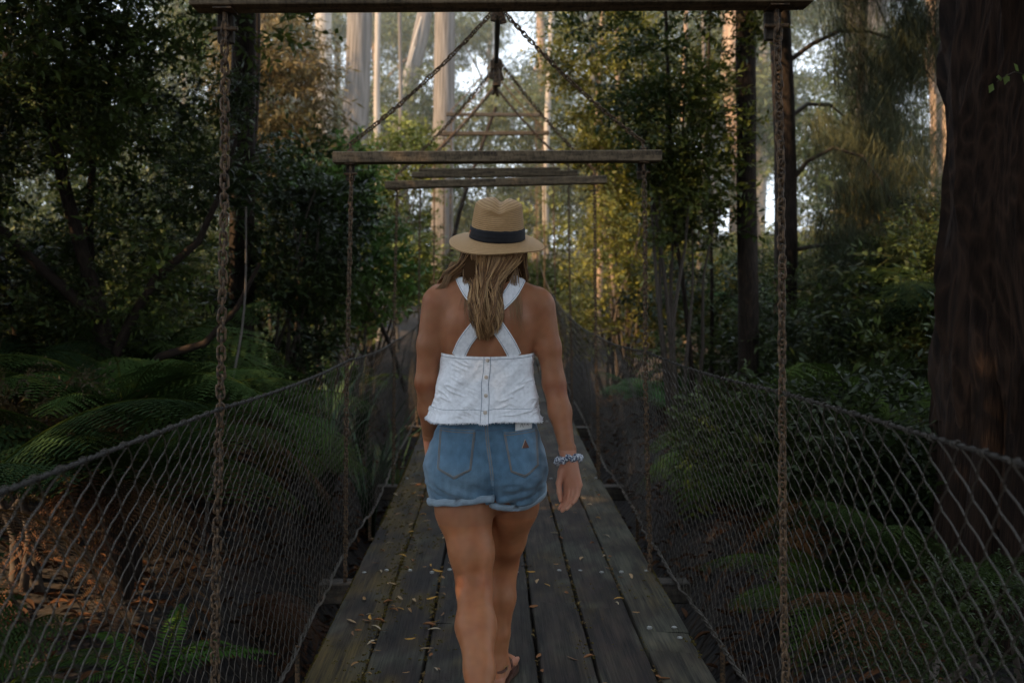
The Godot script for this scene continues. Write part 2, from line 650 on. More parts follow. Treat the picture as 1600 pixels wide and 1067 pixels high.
func beams() -> void:
	var words := ["close overhead at the top edge", "straight above the hat, with a sunlit end", "thin and tilted, second beyond the hat beam", "pale topped, just behind the tilted beam", "dark and level, fifth along the bridge", "thin pale one below the last beam", "smallest and farthest, highest up the far bank"]
	for k in frames.size():
		var d: float = frames[k]
		var o := thing("spreader_beam", "weathered timber spreader beam between the chains, " + words[k], "beam", Vector3(0.025, BEAM_Y[k], -d), "timber spreader beams over the bridge")
		o.rotation.z = BEAM_ROLL[k]
		o.rotation.y = rf(-0.01, 0.01)
		var b := MB.new()
		var h := 0.075 if k == 0 else 0.055
		b.box(Vector3(1.60, h, 0.085), 0.006)
		part("timber", b.mesh(), M.timber if k < 4 else M.joist, o)
		if k == 3:
			var b3 := MB.new()
			b3.box(Vector3(1.36, 0.03, 0.06), 0.005)
			part("cap_strip", b3.mesh(), M.timber, o, Transform3D(Basis(), Vector3(-0.05, h * 0.5 + 0.018, 0.0)))
		for s in [-1, 1]:
			var x: float = chain_x(s, d, 9.0) - 0.025
			var e := MB.new()
			e.box(Vector3(0.05, 0.006, 0.07), 0.002, Transform3D(Basis(), Vector3(0, -h * 0.5 - 0.0035, 0)))
			e.tube(PackedVector3Array([Vector3(0, -h * 0.5 - 0.05, 0), Vector3(0, -h * 0.5 - 0.004, 0)]), PackedFloat32Array([0.007]), 8)
			e.tube(PackedVector3Array([Vector3(-0.032, -h * 0.5 - 0.05, 0), Vector3(0.032, -h * 0.5 - 0.05, 0)]), PackedFloat32Array([0.006]), 8)
			e.tube(PackedVector3Array([Vector3(0, h * 0.5, 0), Vector3(0, h * 0.5 + 0.05, 0)]), PackedFloat32Array([0.007]), 8)
			e.box(Vector3(0.03, 0.014, 0.03), 0.003, Transform3D(Basis(), Vector3(0, h * 0.5 + 0.0085, 0)))
			part("eye_bolt", e.mesh(), M.chain, o, Transform3D(Basis(), Vector3(x, 0, 0)))
			if k < 2:
				var p := MB.new()
				p.box(Vector3(0.042, 0.075, 0.022), 0.003)
				part("hanger_block", p.mesh(), M.joist, o, Transform3D(Basis(), Vector3(x - 0.004, -h * 0.5 - 0.0455, -0.024)))


func link_mesh() -> ArrayMesh:
	var b := MB.new()
	var path := PackedVector3Array()
	var half := 0.0095
	var r := 0.0092
	for i in 14:
		var a := TAU * i / 14.0
		path.append(Vector3(cos(a) * r, sin(a) * r + (half if sin(a) >= 0.0 else -half), 0))
	var m := path.size()
	for i in m + 1:
		var p := path[i % m]
		var t := (path[(i + 1) % m] - path[(i + m - 1) % m]).normalized()
		var side := t.cross(Vector3(0, 0, 1))
		for k in 7:
			var a := TAU * k / 6.0
			var dd := side * cos(a) + Vector3(0, 0, 1) * sin(a)
			b.add(p + dd * 0.0037, dd)
	b.grid(0, m + 1, 7, false)
	return b.mesh()


func chain(label: String, pts: PackedVector3Array, single: bool, link: ArrayMesh, roll0 := 0.0, grp := "hanging chains of the bridge") -> void:
	var o := thing("bridge_chain", label, "chain", pts[0], grp)
	var cv := Curve3D.new()
	for p in pts:
		cv.add_point(p)
	var l := cv.get_baked_length()
	var count := int(l / 0.0245)
	var where: Array = []
	for i in count:
		var p := cv.sample_baked((i + 0.5) * l / count)
		var q := cv.sample_baked(minf((i + 0.5) * l / count + 0.01, l))
		if q.distance_to(p) < 0.0001:
			q = p + (pts[pts.size() - 1] - pts[pts.size() - 2]).normalized()
		var y := (q - p).normalized()
		var x := y.cross(Vector3(0, 0, 1) if absf(y.z) < 0.8 else Vector3.RIGHT).normalized()
		var bs := Basis(x, y, x.cross(y)).rotated(y, roll0 + (PI / 2 if i % 2 else 0.0) + rf(-0.35, 0.35))
		bs = bs * Basis.from_euler(Vector3(rf(-0.12, 0.12), 0, rf(-0.16, 0.16)))
		where.append(Transform3D(bs.scaled_local(Vector3(1, 1.02, 1)), p - pts[0] + Vector3(rf(-1, 1), 0, rf(-1, 1)) * 0.0014))
	if single:
		for w in where:
			part("chain_link", link, M.chain, o, w)
	else:
		many("chain_links", link, M.chain, where, PackedColorArray(), o)


func cables() -> void:
	var link := link_mesh()
	var ends := [["nearest the camera", "first"], ["under the hat beam", "second"], ["under the tilted thin beam", "third"], ["fourth along the bridge", "fourth"], ["fifth along the bridge", "fifth"], ["sixth along the bridge", "sixth"], ["at the far end", "last"]]
	for k in frames.size():
		var d: float = frames[k]
		for s in [-1, 1]:
			var side := "left" if s < 0 else "right"
			var x0 := chain_x(s, d, 9.0)
			var x1 := chain_x(s, d, deck_y(d))
			var by: float = BEAM_Y[k] + (x0 - 0.025) * sin(BEAM_ROLL[k])
			var top := Vector3(x0, by - 0.075, -d)
			var bot := Vector3(x1, deck_y(d) - 0.12, -d + 0.006)
			var pts := PackedVector3Array()
			for i in 7:
				var t := i / 6.0
				pts.append(top.lerp(bot, t) + Vector3(0.004 * sin(t * 7.0 + k), 0, 0.004 * cos(t * 5.0)))
			chain("rusty upright chain on the %s edge of the bridge, %s" % [side, ends[k][0]], pts, k < 2, link, rf(0, 3))
			# slanting chain from the beam end up to the main cable
			var a := Vector3(x0, by + 0.07, -d)
			var e := Vector3(0.03 + 0.018 * s, APEX_Y[k] - 0.02, -d)
			if k == 2:
				e.y += 0.06 if s > 0 else 0.0
			pts = PackedVector3Array()
			for i in 7:
				var t := i / 6.0
				pts.append(a.lerp(e, t) - Vector3(0, 0.035 * sin(t * PI), 0))
			chain("slanting chain from %s beam end to the main cable, %s frame" % [side, ends[k][1]], pts, k == 1, link, rf(0, 3), "slanting chains up to the main cable")
	# the main cable and its clamps
	var o := thing("main_cable", "dark main cable of the bridge running away overhead along the middle", "cable", Vector3(0.03, 0, 0))
	var path := PackedVector3Array()
	var cv := Curve3D.new()
	cv.add_point(Vector3(0, 2.75, 3.0))
	for k in frames.size():
		cv.add_point(Vector3(0, APEX_Y[k] + 0.02, -frames[k]))
	cv.add_point(Vector3(0, 9.5, -30))
	for i in 60:
		path.append(cv.sample_baked(cv.get_baked_length() * i / 59.0))
	var b := MB.new()
	b.tube(path, PackedFloat32Array([0.016]), 10)
	part("cable", b.mesh(), M.cable, o)
	for k in frames.size():
		var c := MB.new()
		var big := 1.5 if k == 2 else 1.0
		c.box(Vector3(0.055, 0.05, 0.07) * big, 0.008, Transform3D(Basis(), Vector3(0, 0.0, 0)))
		c.box(Vector3(0.035, 0.09, 0.02) * big, 0.005, Transform3D(Basis(Vector3(0, 0, 1), 0.3), Vector3(0.012, -0.05, 0.02)))
		c.box(Vector3(0.03, 0.08, 0.02) * big, 0.005, Transform3D(Basis(Vector3(0, 0, 1), -0.35), Vector3(-0.014, -0.045, 0.022)))
		for q in 3:
			c.tube(PackedVector3Array([Vector3(0.02 * (q - 1), -0.03, 0.05 * big), Vector3(0.02 * (q - 1), 0.035, 0.05 * big)]), PackedFloat32Array([0.006]), 6)
		part("cable_clamp", c.mesh(), M.chain, o, Transform3D(Basis(), Vector3(0, APEX_Y[k], -frames[k])))
	# a short strap rod that ties apex 3 back up to the cable
	var r := MB.new()
	r.tube(PackedVector3Array([Vector3(0, 3.02, -7.16), Vector3(0.004, 2.84, -7.14)]), PackedFloat32Array([0.022, 0.03]), 8)
	part("hanger_rod", r.mesh(), M.chain, o)


# ------------------------------------------------------------------ the side nets
func rail_pt(s: int, d: float) -> Vector3:
	var sag := 0.0
	for k in frames.size() - 1:
		if d > frames[k] and d < frames[k + 1]:
			var t: float = (d - frames[k]) / (frames[k + 1] - frames[k])
			sag = 4.0 * t * (1.0 - t)
	var y := (1.135 if s > 0 else 1.095) - 0.013 * d - 0.018 * sag + deck_y(d)
	y = maxf(y, deck_y(d) + 0.94)
	return Vector3((0.752 if s > 0 else -0.698) + 0.008 * sag * s, y, -d)


func foot_pt(s: int, d: float) -> Vector3:
	return Vector3((0.895 if s > 0 else -0.775) + 0.012 * sin(d * 2.1) + 0.008 * ns(d * 1.5, s * 3.0), deck_y(d) - 0.03 + 0.014 * ns(d * 2.0, s * 5.0), -d)


func net_pt(s: int, d: float, t: float) -> Vector3:
	var p := rail_pt(s, d).lerp(foot_pt(s, d), t)
	var bulge := 0.05 * sin(t * PI) + 0.012 * ns(d * 1.3, t * 2.0, s * 7.0)
	return p + Vector3(s * bulge, 0, 0)


func fences() -> void:
	for s in [-1, 1]:
		var side := "left" if s < 0 else "right"
		var o := thing("mesh_fence", "rusty diamond wire net slung along the %s side of the bridge" % side, "fence", Vector3.ZERO, "wire side nets of the bridge")
		# rail: a laid wire rope
		var b := MB.new()
		var rows := 420
		for i in rows:
			var d := -0.9 + 17.7 * pow(i / float(rows - 1), 1.35)
			var p := rail_pt(s, d)
			for k in 13:
				var a := TAU * k / 12.0
				var r := 0.0046 + 0.0010 * cos(a * 6.0 + d * 260.0 * 0.0 + 0.0) * (1.0 if d < 6.0 else 0.0)
				var tw := a + d * 38.0
				var dd := Vector3(cos(tw), sin(tw), 0)
				b.add(p + dd * r, dd)
		b.grid(0, rows, 13, false)
		part("rail_rope", b.mesh(), M.cable, o)
		# foot rope with gathered wire round it
		b = MB.new()
		for q in 3:
			var path := PackedVector3Array()
			for i in 300:
				var d := 0.4 + 16.4 * pow(i / 299.0, 1.3)
				var a := d * (21.0 + q * 5.0) + q * 2.0
				path.append(foot_pt(s, d) + Vector3(cos(a), sin(a), 0) * 0.007)
			b.tube(path, PackedFloat32Array([0.0042]), 5)
		part("foot_rope", b.mesh(), M.wire, o)
		# ties round the rail
		b = MB.new()
		var w := 0.092
		var d0 := 1.15
		while d0 < 11.0:
			var p := rail_pt(s, d0)
			var path := PackedVector3Array()
			for i in 10:
				var a := TAU * 1.35 * i / 9.0 + 2.4
				path.append(p + Vector3(cos(a) * 0.0068, sin(a) * 0.0068, (i - 5) * 0.0022))
			b.tube(path, PackedFloat32Array([0.0013]), 5)
			d0 += w
		part("rail_ties", b.mesh(), M.wire, o).set_meta("kind", "stuff")
		# woven wires
		b = MB.new()
		var n := int(16.0 / (w * 0.5))
		var hv := 0.088
		for i in n:
			var da := 0.35 + i * w * 0.5
			if da > 15.5:
				break
			var sides := 4 if da < 7.0 else 3
			var len_ := rail_pt(s, da).distance_to(foot_pt(s, da))
			var halfs := int(round(len_ / (hv * 0.5)))
			var path := PackedVector3Array()
			var up := i % 2
			var jit := rf(-0.0015, 0.0015)
			for k in halfs:
				for q in ([0.0, 0.10, 0.5, 0.90] if da < 9.0 else [0.0, 0.5]):
					var t: float = (k + q) / halfs
					var f: float = q * q * (3.0 - 2.0 * q) * 0.35 + q * 0.65
					var g: float = f if (k + up) % 2 == 0 else 1.0 - f
					var out: float = sin(q * PI) * 0.0026 * (1.0 if (k + up) % 2 == 0 else -1.0)
					var d: float = da + (g - 0.5) * (w * 0.5 + 0.005) + jit + 0.005 * ns(da * 3.0, t * 9.0, s * 2.0) + 0.012 * ns(da * 0.9, t * 2.5, s * 12.0)
					path.append(net_pt(s, d, t) + Vector3(-s * out * 1.2, 0, 0))
			path.append(net_pt(s, da, 1.0))
			b.tube(path, PackedFloat32Array([0.00140 if da < 9.0 else 0.0016]), sides, Color.WHITE, false)
		var wm := part("wire_mesh", b.mesh(false), M.wire, o)
		wm.set_meta("kind", "stuff")
		# stays from the foot rope down to the deck edge
		for d in [3.9, 6.2, 8.4]:
			b = MB.new()
			var p := foot_pt(s, d)
			b.box(Vector3(0.02, 0.17, 0.008), 0.002, Transform3D(Basis(), p + Vector3(0, -0.075, 0)))
			b.box(Vector3(absf(p.x) - 0.62, 0.014, 0.02), 0.002, Transform3D(Basis(), Vector3((p.x + s * 0.62) * 0.5, p.y - 0.15, p.z)))
			part("stay_bar", b.mesh(), M.chain, o)


# ------------------------------------------------------------------ the walker
# body space: x across, y up from the deck, z towards the camera; the figure stands PZ in front of the lens
const PZ := -3.25
var caps: Array = []          # [a, ab, 1/len2, ra, rb, centre, reach, k]
var torso_tab := PackedFloat32Array()
var back_tab := PackedFloat32Array()
const SLICES := [[0.66, -0.022, 0.000, 0.120, 0.080], [0.72, -0.022, 0.004, 0.160, 0.100], [0.78, -0.022, 0.010, 0.178, 0.114], [0.86, -0.020, 0.006, 0.172, 0.110], [0.94, -0.018, 0.000, 0.148, 0.096], [1.03, -0.017, -0.004, 0.127, 0.084], [1.10, -0.016, -0.006, 0.134, 0.088], [1.165, -0.0155, -0.004, 0.146, 0.096], [1.23, -0.014, 0.000, 0.152, 0.101], [1.29, -0.011, 0.004, 0.150, 0.098], [1.34, -0.006, 0.006, 0.128, 0.082], [1.38, -0.002, 0.006, 0.092, 0.064], [1.42, 0.002, 0.004, 0.06, 0.052]]


func spline_at(tab: Array, y: float, col: int) -> float:
	var k := 0
	while k < tab.size() - 2 and y > tab[k + 1][0]:
		k += 1
	var a: Array = tab[maxi(k - 1, 0)]
	var b: Array = tab[k]
	var c: Array = tab[k + 1]
	var d: Array = tab[mini(k + 2, tab.size() - 1)]
	var t := clampf((y - b[0]) / (c[0] - b[0]), 0.0, 1.0)
	var h: float = c[0] - b[0]
	var m0: float = (c[col] - a[col]) / maxf(c[0] - a[0], 0.001) * h
	var m1: float = (d[col] - b[col]) / maxf(d[0] - b[0], 0.001) * h
	var t2 := t * t
	var t3 := t2 * t
	return (2.0 * t3 - 3.0 * t2 + 1.0) * b[col] + (t3 - 2.0 * t2 + t) * m0 + (-2.0 * t3 + 3.0 * t2) * c[col] + (t3 - t2) * m1


func cap(a: Vector3, b: Vector3, ra: float, rb: float, k := 0.02) -> void:
	var ab := b - a
	caps.append([a, ab, 1.0 / maxf(ab.length_squared(), 1e-6), ra, rb, (a + b) * 0.5, ab.length() * 0.5 + maxf(ra, rb), k])


func torso_d(p: Vector3, grow := 0.0) -> float:
	var y := clampf(p.y, 0.66, 1.42)
	var f := (y - 0.66) / 0.76 * 151.0
	var i := mini(int(f), 150)
	var t := f - i
	i *= 4
	var cx := lerpf(torso_tab[i], torso_tab[i + 4], t)
	var cz := lerpf(torso_tab[i + 1], torso_tab[i + 5], t)
	var rx := lerpf(torso_tab[i + 2], torso_tab[i + 6], t) + grow
	var rz := lerpf(torso_tab[i + 3], torso_tab[i + 7], t) + grow
	var q := pow(pow(absf(p.x - cx) / rx, 2.35) + pow(absf(p.z - cz) / rz, 2.35), 1.0 / 2.35)
	var d := (q - 1.0) * minf(rx, rz)
	var over := absf(p.y - y)
	return d if over == 0.0 else sqrt(maxf(d, 0.0) ** 2 + over * over) + minf(d, 0.0) * 0.5


func smin(a: float, b: float, k: float) -> float:
	var h := maxf(k - absf(a - b), 0.0) / k
	return minf(a, b) - h * h * k * 0.25


func caps_d(p: Vector3, d: float, list: Array) -> float:
	for c in list:
		var far: float = p.distance_to(c[5]) - c[6]
		if far > d + c[7] or far > 0.2:
			continue
		var pa: Vector3 = p - c[0]
		var t := clampf(pa.dot(c[1]) * c[2], 0.0, 1.0)
		var e: float = (pa - c[1] * t).length() - lerpf(c[3], c[4], t)
		d = smin(d, e, c[7])
	return d


func body_d(p: Vector3) -> float:
	var d := 1.0
	if p.y > 0.55:
		d = torso_d(p, -0.016 * sstep(0.82, 0.74, p.y))
	d = caps_d(p, d, caps)
	if p.z > 0.0 and p.y > 0.9:
		# spine furrow, shoulder blades
		var x := p.x + 0.016 - 0.01 * (p.y - 1.2)
		d += 0.011 * exp(-x * x / 0.00035) * sstep(0.9, 1.0, p.y) * (1.0 - sstep(1.30, 1.42, p.y))
		for s in [-1.0, 1.0]:
			var q := Vector2((p.x - (0.092 * s - 0.012)) / 0.045, (p.y - 1.275 + 0.12 * (absf(p.x) - 0.09)) / 0.075)
			d -= 0.014 * exp(-q.length_squared())
			var e := Vector2((p.x - (0.045 * s - 0.014)) / 0.02, (p.y - 1.08) / 0.12)
			d -= 0.004 * exp(-e.length_squared())
	if p.y > 0.36 and p.y < 0.52:
		# hollow behind each knee
		var bk := sstep(0.05, 0.1, p.z)
		d += 0.009 * exp(-((p.x + 0.052) / 0.015) ** 2 - ((p.y - 0.465) / 0.045) ** 2) * bk
		d -= 0.006 * exp(-((p.x + 0.082) / 0.009) ** 2 - ((p.y - 0.475) / 0.05) ** 2) * bk
		d -= 0.006 * exp(-((p.x + 0.026) / 0.009) ** 2 - ((p.y - 0.475) / 0.05) ** 2) * bk
		var cr := p.y - 0.443 - 0.12 * (p.x + 0.05)
		d += 0.003 * exp(-cr * cr / 0.00002) * bk
	if p.y > 0.98 and p.y < 1.12 and absf(p.x) > 0.17 and p.z > 0.0:
		# elbows: two soft dimples beside the point of the bone
		for e in [-1.0, 1.0]:
			var ex: float = absf(p.x) - (0.208 if p.x > 0.0 else 0.215) - 0.013 * e
			d += 0.0045 * exp(-(ex / 0.007) ** 2 - ((p.y - 1.052) / 0.014) ** 2)
	return d


func surf(field: Callable, lo: Vector3, hi: Vector3, cell: float, b: MB, paint: Callable) -> void:
	var nx := int((hi.x - lo.x) / cell / 4.0 + 1) * 4 + 1
	var ny := int((hi.y - lo.y) / cell / 4.0 + 1) * 4 + 1
	var nz := int((hi.z - lo.z) / cell / 4.0 + 1) * 4 + 1
	var val := PackedFloat32Array()
	val.resize(nx * ny * nz)
	val.fill(99.0)
	var vid := PackedInt32Array()
	vid.resize(nx * ny * nz)
	vid.fill(-1)
	var sy := nx
	var sz := nx * ny
	var blocks: Array = []
	var lim := cell * 4.0 * 0.9 * 1.25
	for bz in range(0, nz - 1, 4):
		for by in range(0, ny - 1, 4):
			for bx in range(0, nx - 1, 4):
				var ctr := lo + Vector3(bx + 2, by + 2, bz + 2) * cell
				if absf(field.call(ctr)) > lim:
					continue
				blocks.append(Vector3i(bx, by, bz))
				for z in range(bz, bz + 5):
					for y in range(by, by + 5):
						var o := y * sy + z * sz
						for x in range(bx, bx + 5):
							if val[o + x] == 99.0:
								val[o + x] = field.call(lo + Vector3(x, y, z) * cell)
	var first := b.v.size()
	var ofs := [0, 1, sy, sy + 1, sz, sz + 1, sz + sy, sz + sy + 1]
	var edges := [[0, 1], [2, 3], [4, 5], [6, 7], [0, 2], [1, 3], [4, 6], [5, 7], [0, 4], [1, 5], [2, 6], [3, 7]]
	var cell_at: Array = []
	for bk in blocks:
		for z in range(bk.z, bk.z + 4):
			for y in range(bk.y, bk.y + 4):
				for x in range(bk.x, bk.x + 4):
					var o: int = x + y * sy + z * sz
					var mask := 0
					for k in 8:
						if val[o + ofs[k]] < 0.0:
							mask |= 1 << k
					if mask == 0 or mask == 255:
						continue
					var sum := Vector3.ZERO
					var cnt := 0
					for e in edges:
						var a: int = e[0]
						var c: int = e[1]
						if ((mask >> a) & 1) == ((mask >> c) & 1):
							continue
						var va := val[o + ofs[a]]
						var vb := val[o + ofs[c]]
						var t := va / (va - vb)
						var pa := Vector3(a & 1, (a >> 1) & 1, a >> 2)
						var pb := Vector3(c & 1, (c >> 1) & 1, c >> 2)
						sum += pa.lerp(pb, t)
						cnt += 1
					var p := lo + (Vector3(x, y, z) + sum / cnt) * cell
					vid[o] = b.add(p, Vector3.UP, Vector2.ZERO, paint.call(p))
					cell_at.append(o)
	var i0 := b.ix.size()
	for o in cell_at:
		# edges along x, y, z from the cell's low corner
		for ax in 3:
			var st: int = [1, sy, sz][ax]
			var u: int = [sy, sz, 1][ax]
			var w: int = [sz, 1, sy][ax]
			if o - u - w < 0:
				continue
			var in0: bool = val[o] < 0.0
			if in0 == (val[o + st] < 0.0):
				continue
			var q0 := vid[o - u - w]
			var q1 := vid[o - w]
			var q2 := vid[o]
			var q3 := vid[o - u]
			if q0 < 0 or q1 < 0 or q2 < 0 or q3 < 0:
				continue
			if in0:
				b.quad(q0, q3, q2, q1)
			else:
				b.quad(q0, q1, q2, q3)
	# smooth normals, a little relaxed
	for i in range(first, b.n.size()):
		b.n[i] = Vector3.ZERO
	for i in range(i0, b.ix.size(), 3):
		var a := b.ix[i]
		var c := b.ix[i + 1]
		var d := b.ix[i + 2]
		var w := (b.v[d] - b.v[a]).cross(b.v[c] - b.v[a])
		b.n[a] += w
		b.n[c] += w
		b.n[d] += w
	for i in range(first, b.n.size()):
		b.n[i] = b.n[i].normalized()


func grad(f: Callable, p: Vector3) -> Vector3:
	var e := 0.004
	return Vector3(f.call(p + Vector3(e, 0, 0)) - f.call(p - Vector3(e, 0, 0)), f.call(p + Vector3(0, e, 0)) - f.call(p - Vector3(0, e, 0)), f.call(p + Vector3(0, 0, e)) - f.call(p - Vector3(0, 0, e))).normalized()


func back_z(f: Callable, x: float, y: float, z0 := 0.32) -> float:
	var z := z0
	for i in 40:
		var d: float = f.call(Vector3(x, y, z))
		if d < 0.0006 or z < -0.2:
			break
		z -= maxf(d * 0.8, 0.001)
	return z


func skin_col(p: Vector3) -> Color:
	var k := 1.0 + 0.10 * ns(p.x * 9.0, p.y * 9.0, p.z * 9.0) + 0.09 * ns(p.x * 34.0, p.y * 34.0, p.z * 34.0)
	var c := Color(0.335, 0.138, 0.066) * k
	if p.y < 0.62:
		c = Color(0.385, 0.152, 0.066) * k
	if (p.y < 0.86 and p.y > 0.66 and absf(p.x) > 0.19) or p.y < 0.06:
		c = c.lerp(Color(0.52, 0.25, 0.17), 0.5)
	# blotches of redder and darker tan, darker elbows and knee hollows
	var r := ns(p.x * 16.0 + 5.0, p.y * 16.0, p.z * 16.0)
	c = Color(c.r, c.g * (1.0 - 0.07 * r), c.b * (1.0 - 0.10 * r))
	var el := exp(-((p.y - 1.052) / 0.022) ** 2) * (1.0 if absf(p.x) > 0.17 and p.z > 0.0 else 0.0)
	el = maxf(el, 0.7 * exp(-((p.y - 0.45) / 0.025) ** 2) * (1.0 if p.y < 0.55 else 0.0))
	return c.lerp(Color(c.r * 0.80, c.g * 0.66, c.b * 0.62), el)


func head_d(p: Vector3) -> float:
	var q := p - Vector3(0.012, 1.545, -0.02)
	var a := (Vector3(q.x / 0.073, q.y / 0.108, q.z / 0.092).length() - 1.0) * 0.073
	var d := a
	d = smin(d, cap1(p, Vector3(0.012, 1.47, -0.055), Vector3(0.012, 1.455, -0.085), 0.045, 0.022), 0.03)
	d = smin(d, cap1(p, Vector3(0.012, 1.555, -0.108), Vector3(0.012, 1.520, -0.124), 0.007, 0.013), 0.012)
	d = smin(d, cap1(p, Vector3(-0.004, 1.489, -0.102), Vector3(0.028, 1.489, -0.102), 0.006, 0.006), 0.008)
	for s in [-1.0, 1.0]:
		d = smin(d, cap1(p, Vector3(0.012 + 0.074 * s, 1.56, -0.005), Vector3(0.012 + 0.073 * s, 1.52, -0.012), 0.013, 0.009), 0.008)
		var e := (p - Vector3(0.012 + 0.031 * s, 1.55, -0.112)).length() - 0.014
		d = maxf(d, -e)
	d = smin(d, cap1(p, Vector3(0.003, 1.36, 0.0), Vector3(0.008, 1.48, -0.012), 0.052, 0.047), 0.02)
	return d


func cap1(p: Vector3, a: Vector3, b: Vector3, ra: float, rb: float) -> float:
	var ab := b - a
	var t := clampf((p - a).dot(ab) / maxf(ab.length_squared(), 1e-6), 0.0, 1.0)
	return (p - a - ab * t).length() - lerpf(ra, rb, t)


func bone(list: Array, a: Vector3, b: Vector3, ra: float, rb: float, k: float) -> void:
	var ab := b - a
	list.append([a, ab, 1.0 / maxf(ab.length_squared(), 1e-6), ra, rb, (a + b) * 0.5, ab.length() * 0.5 + maxf(ra, rb), k])


func hand_bones(s: float, wrist: Vector3, fore: Vector3, mcp0: Vector3, step: Vector3, nrm: Vector3, down: Vector3, curl: float, th: Array) -> Array:
	var l: Array = []
	bone(l, fore, wrist, 0.029, 0.0235, 0.012)
	for i in 4:
		var m := mcp0 + step * i
		bone(l, wrist + step * (i - 1.5) * 0.55, m, 0.0165, 0.0115, 0.014)
		var ln: float = [0.040, 0.044, 0.041, 0.032][i]
		var d1 := (down + nrm * (0.35 + 0.1 * i) * curl).normalized()
		var d2 := (down * 0.75 + nrm * (0.9 + 0.1 * i) * curl).normalized()
		var d3 := (down * 0.35 + nrm * 1.15 * curl).normalized()
		var p1 := m + d1 * ln
		var p2 := p1 + d2 * ln * 0.62
		var p3 := p2 + d3 * ln * 0.48
		bone(l, m, p1, 0.0098, 0.0086, 0.004)
		bone(l, p1, p2, 0.0086, 0.0078, 0.003)
		bone(l, p2, p3, 0.0078, 0.0064, 0.003)
	bone(l, wrist + (th[0] - wrist) * 0.1, th[0], 0.017, 0.0145, 0.012)
	bone(l, th[0], th[1], 0.0140, 0.0100, 0.008)
	bone(l, th[1], th[2], 0.0100, 0.0088, 0.004)
	bone(l, th[2], th[3], 0.0088, 0.0068, 0.003)
	return l


func foot_bones(heel: Vector3, ankle: Vector3, shin: Vector3, ball: Vector3, toe: Vector3, side: Vector3, s: float) -> Array:
	var l: Array = []
	bone(l, shin, ankle, 0.040, 0.031, 0.02)
	bone(l, ankle, heel, 0.031, 0.027, 0.02)
	bone(l, heel, heel.lerp(ball, 0.5) + Vector3(0, 0.004, 0), 0.025, 0.023, 0.02)
	bone(l, ankle + Vector3(0, -0.005, -0.01), ball + Vector3(0, 0.006, 0), 0.030, 0.021, 0.03)
	bone(l, heel.lerp(ball, 0.4) + side * s * -0.008, ball + side * 0.022, 0.022, 0.018, 0.02)
	bone(l, heel.lerp(ball, 0.4), ball - side * 0.022, 0.022, 0.018, 0.02)
	var dir := (toe - ball).normalized()
	for i in 5:
		var f := (i - 2) / 2.0
		var o := side * 0.033 * f
		var big := 1.0 if f * s < -0.9 else 0.0
		var ln := 0.052 - 0.009 * (f * s + 1.0)
		bone(l, ball + o * 0.9, ball + o + dir * ln * 0.6 + Vector3(0, 0.003, 0), 0.011 + 0.003 * big, 0.0088 + 0.003 * big, 0.006)
		bone(l, ball + o + dir * ln * 0.6 + Vector3(0, 0.003, 0), ball + o + dir * (ln + 0.012 + 0.006 * big), 0.0088 + 0.003 * big, 0.0075 + 0.0025 * big, 0.004)
	return l


func shorts_leg_d(p: Vector3, s: int) -> float:
	var d := 1.0
	if s < 0:
		d = cap1(p, Vector3(-0.112, 0.79, 0.012), Vector3(-0.098, 0.64, 0.03), 0.106, 0.1)
	else:
		d = cap1(p, Vector3(0.074, 0.79, 0.004), Vector3(0.079, 0.645, -0.075), 0.102, 0.094)
	return d


const HEM_N := [Vector3(0.08, -1.0, 0.10), Vector3(-0.14, -0.89, -0.43)]
const HEM_P := [Vector3(-0.10, 0.694, 0.11), Vector3(0.075, 0.674, 0.06)]


func shorts_d(p: Vector3) -> float:
	var t := torso_d(p, 0.010)
	# seat
	for s in [-1.0, 1.0]:
		var q := p - Vector3(0.086 * s - 0.018, 0.775, 0.066 if s < 0 else 0.056)
		t = smin(t, (Vector3(q.x, q.y * 0.92, q.z).length() - 0.087), 0.03)
	var l := shorts_leg_d(p, -1)
	var r := shorts_leg_d(p, 1)
	var seat := maxf(t, 0.685 - p.y)
	l = smin(seat, l, 0.03)
	l = maxf(l, (p - HEM_P[0]).dot(HEM_N[0].normalized())) if p.x < 0.012 else 1.0
	var r2 := smin(seat, r, 0.03)
	r2 = maxf(r2, (p - HEM_P[1]).dot(HEM_N[1].normalized())) if p.x > -0.02 else 1.0
	var up := maxf(t, 0.735 - p.y)
	var d := minf(up, smin(l, r2, 0.006))
	if p.z > 0.02:
		# seat seam cleft and drag folds
		var cx := p.x - 0.002 + 0.06 * (p.y - 0.75)
		d += (0.010 + 0.010 * sstep(0.79, 0.72, p.y)) * exp(-cx * cx / 0.00016) * sstep(0.86, 0.74, p.y)
		d += 0.0075 * (1.0 - absf(noise.get_noise_3d(p.x * 7.0 + p.y * 12.0, p.y * 24.0 - absf(p.x) * 9.0, 3.0)) * 2.0) * sstep(0.80, 0.72, p.y)
		# two deep creases under the seat
		var f := p.y - (0.712 - 0.30 * (p.x + 0.14))
		d += 0.007 * exp(-f * f / 0.00006) * sstep(-0.17, -0.13, p.x) * sstep(-0.03, -0.07, p.x)
		f = p.y - (0.726 + 0.22 * (p.x - 0.07))
		d += 0.005 * exp(-f * f / 0.00007) * sstep(0.03, 0.06, p.x) * sstep(0.15, 0.12, p.x)
		f = p.y - (0.845 - 0.62 * (p.x + 0.045))
		d += 0.004 * exp(-f * f / 0.0001) * sstep(-0.06, -0.04, p.x) * sstep(0.01, -0.01, p.x)
	d += 0.0032 * ns(p.x * 16.0, p.y * 22.0, p.z * 16.0)
	return maxf(d, p.y - 0.962)


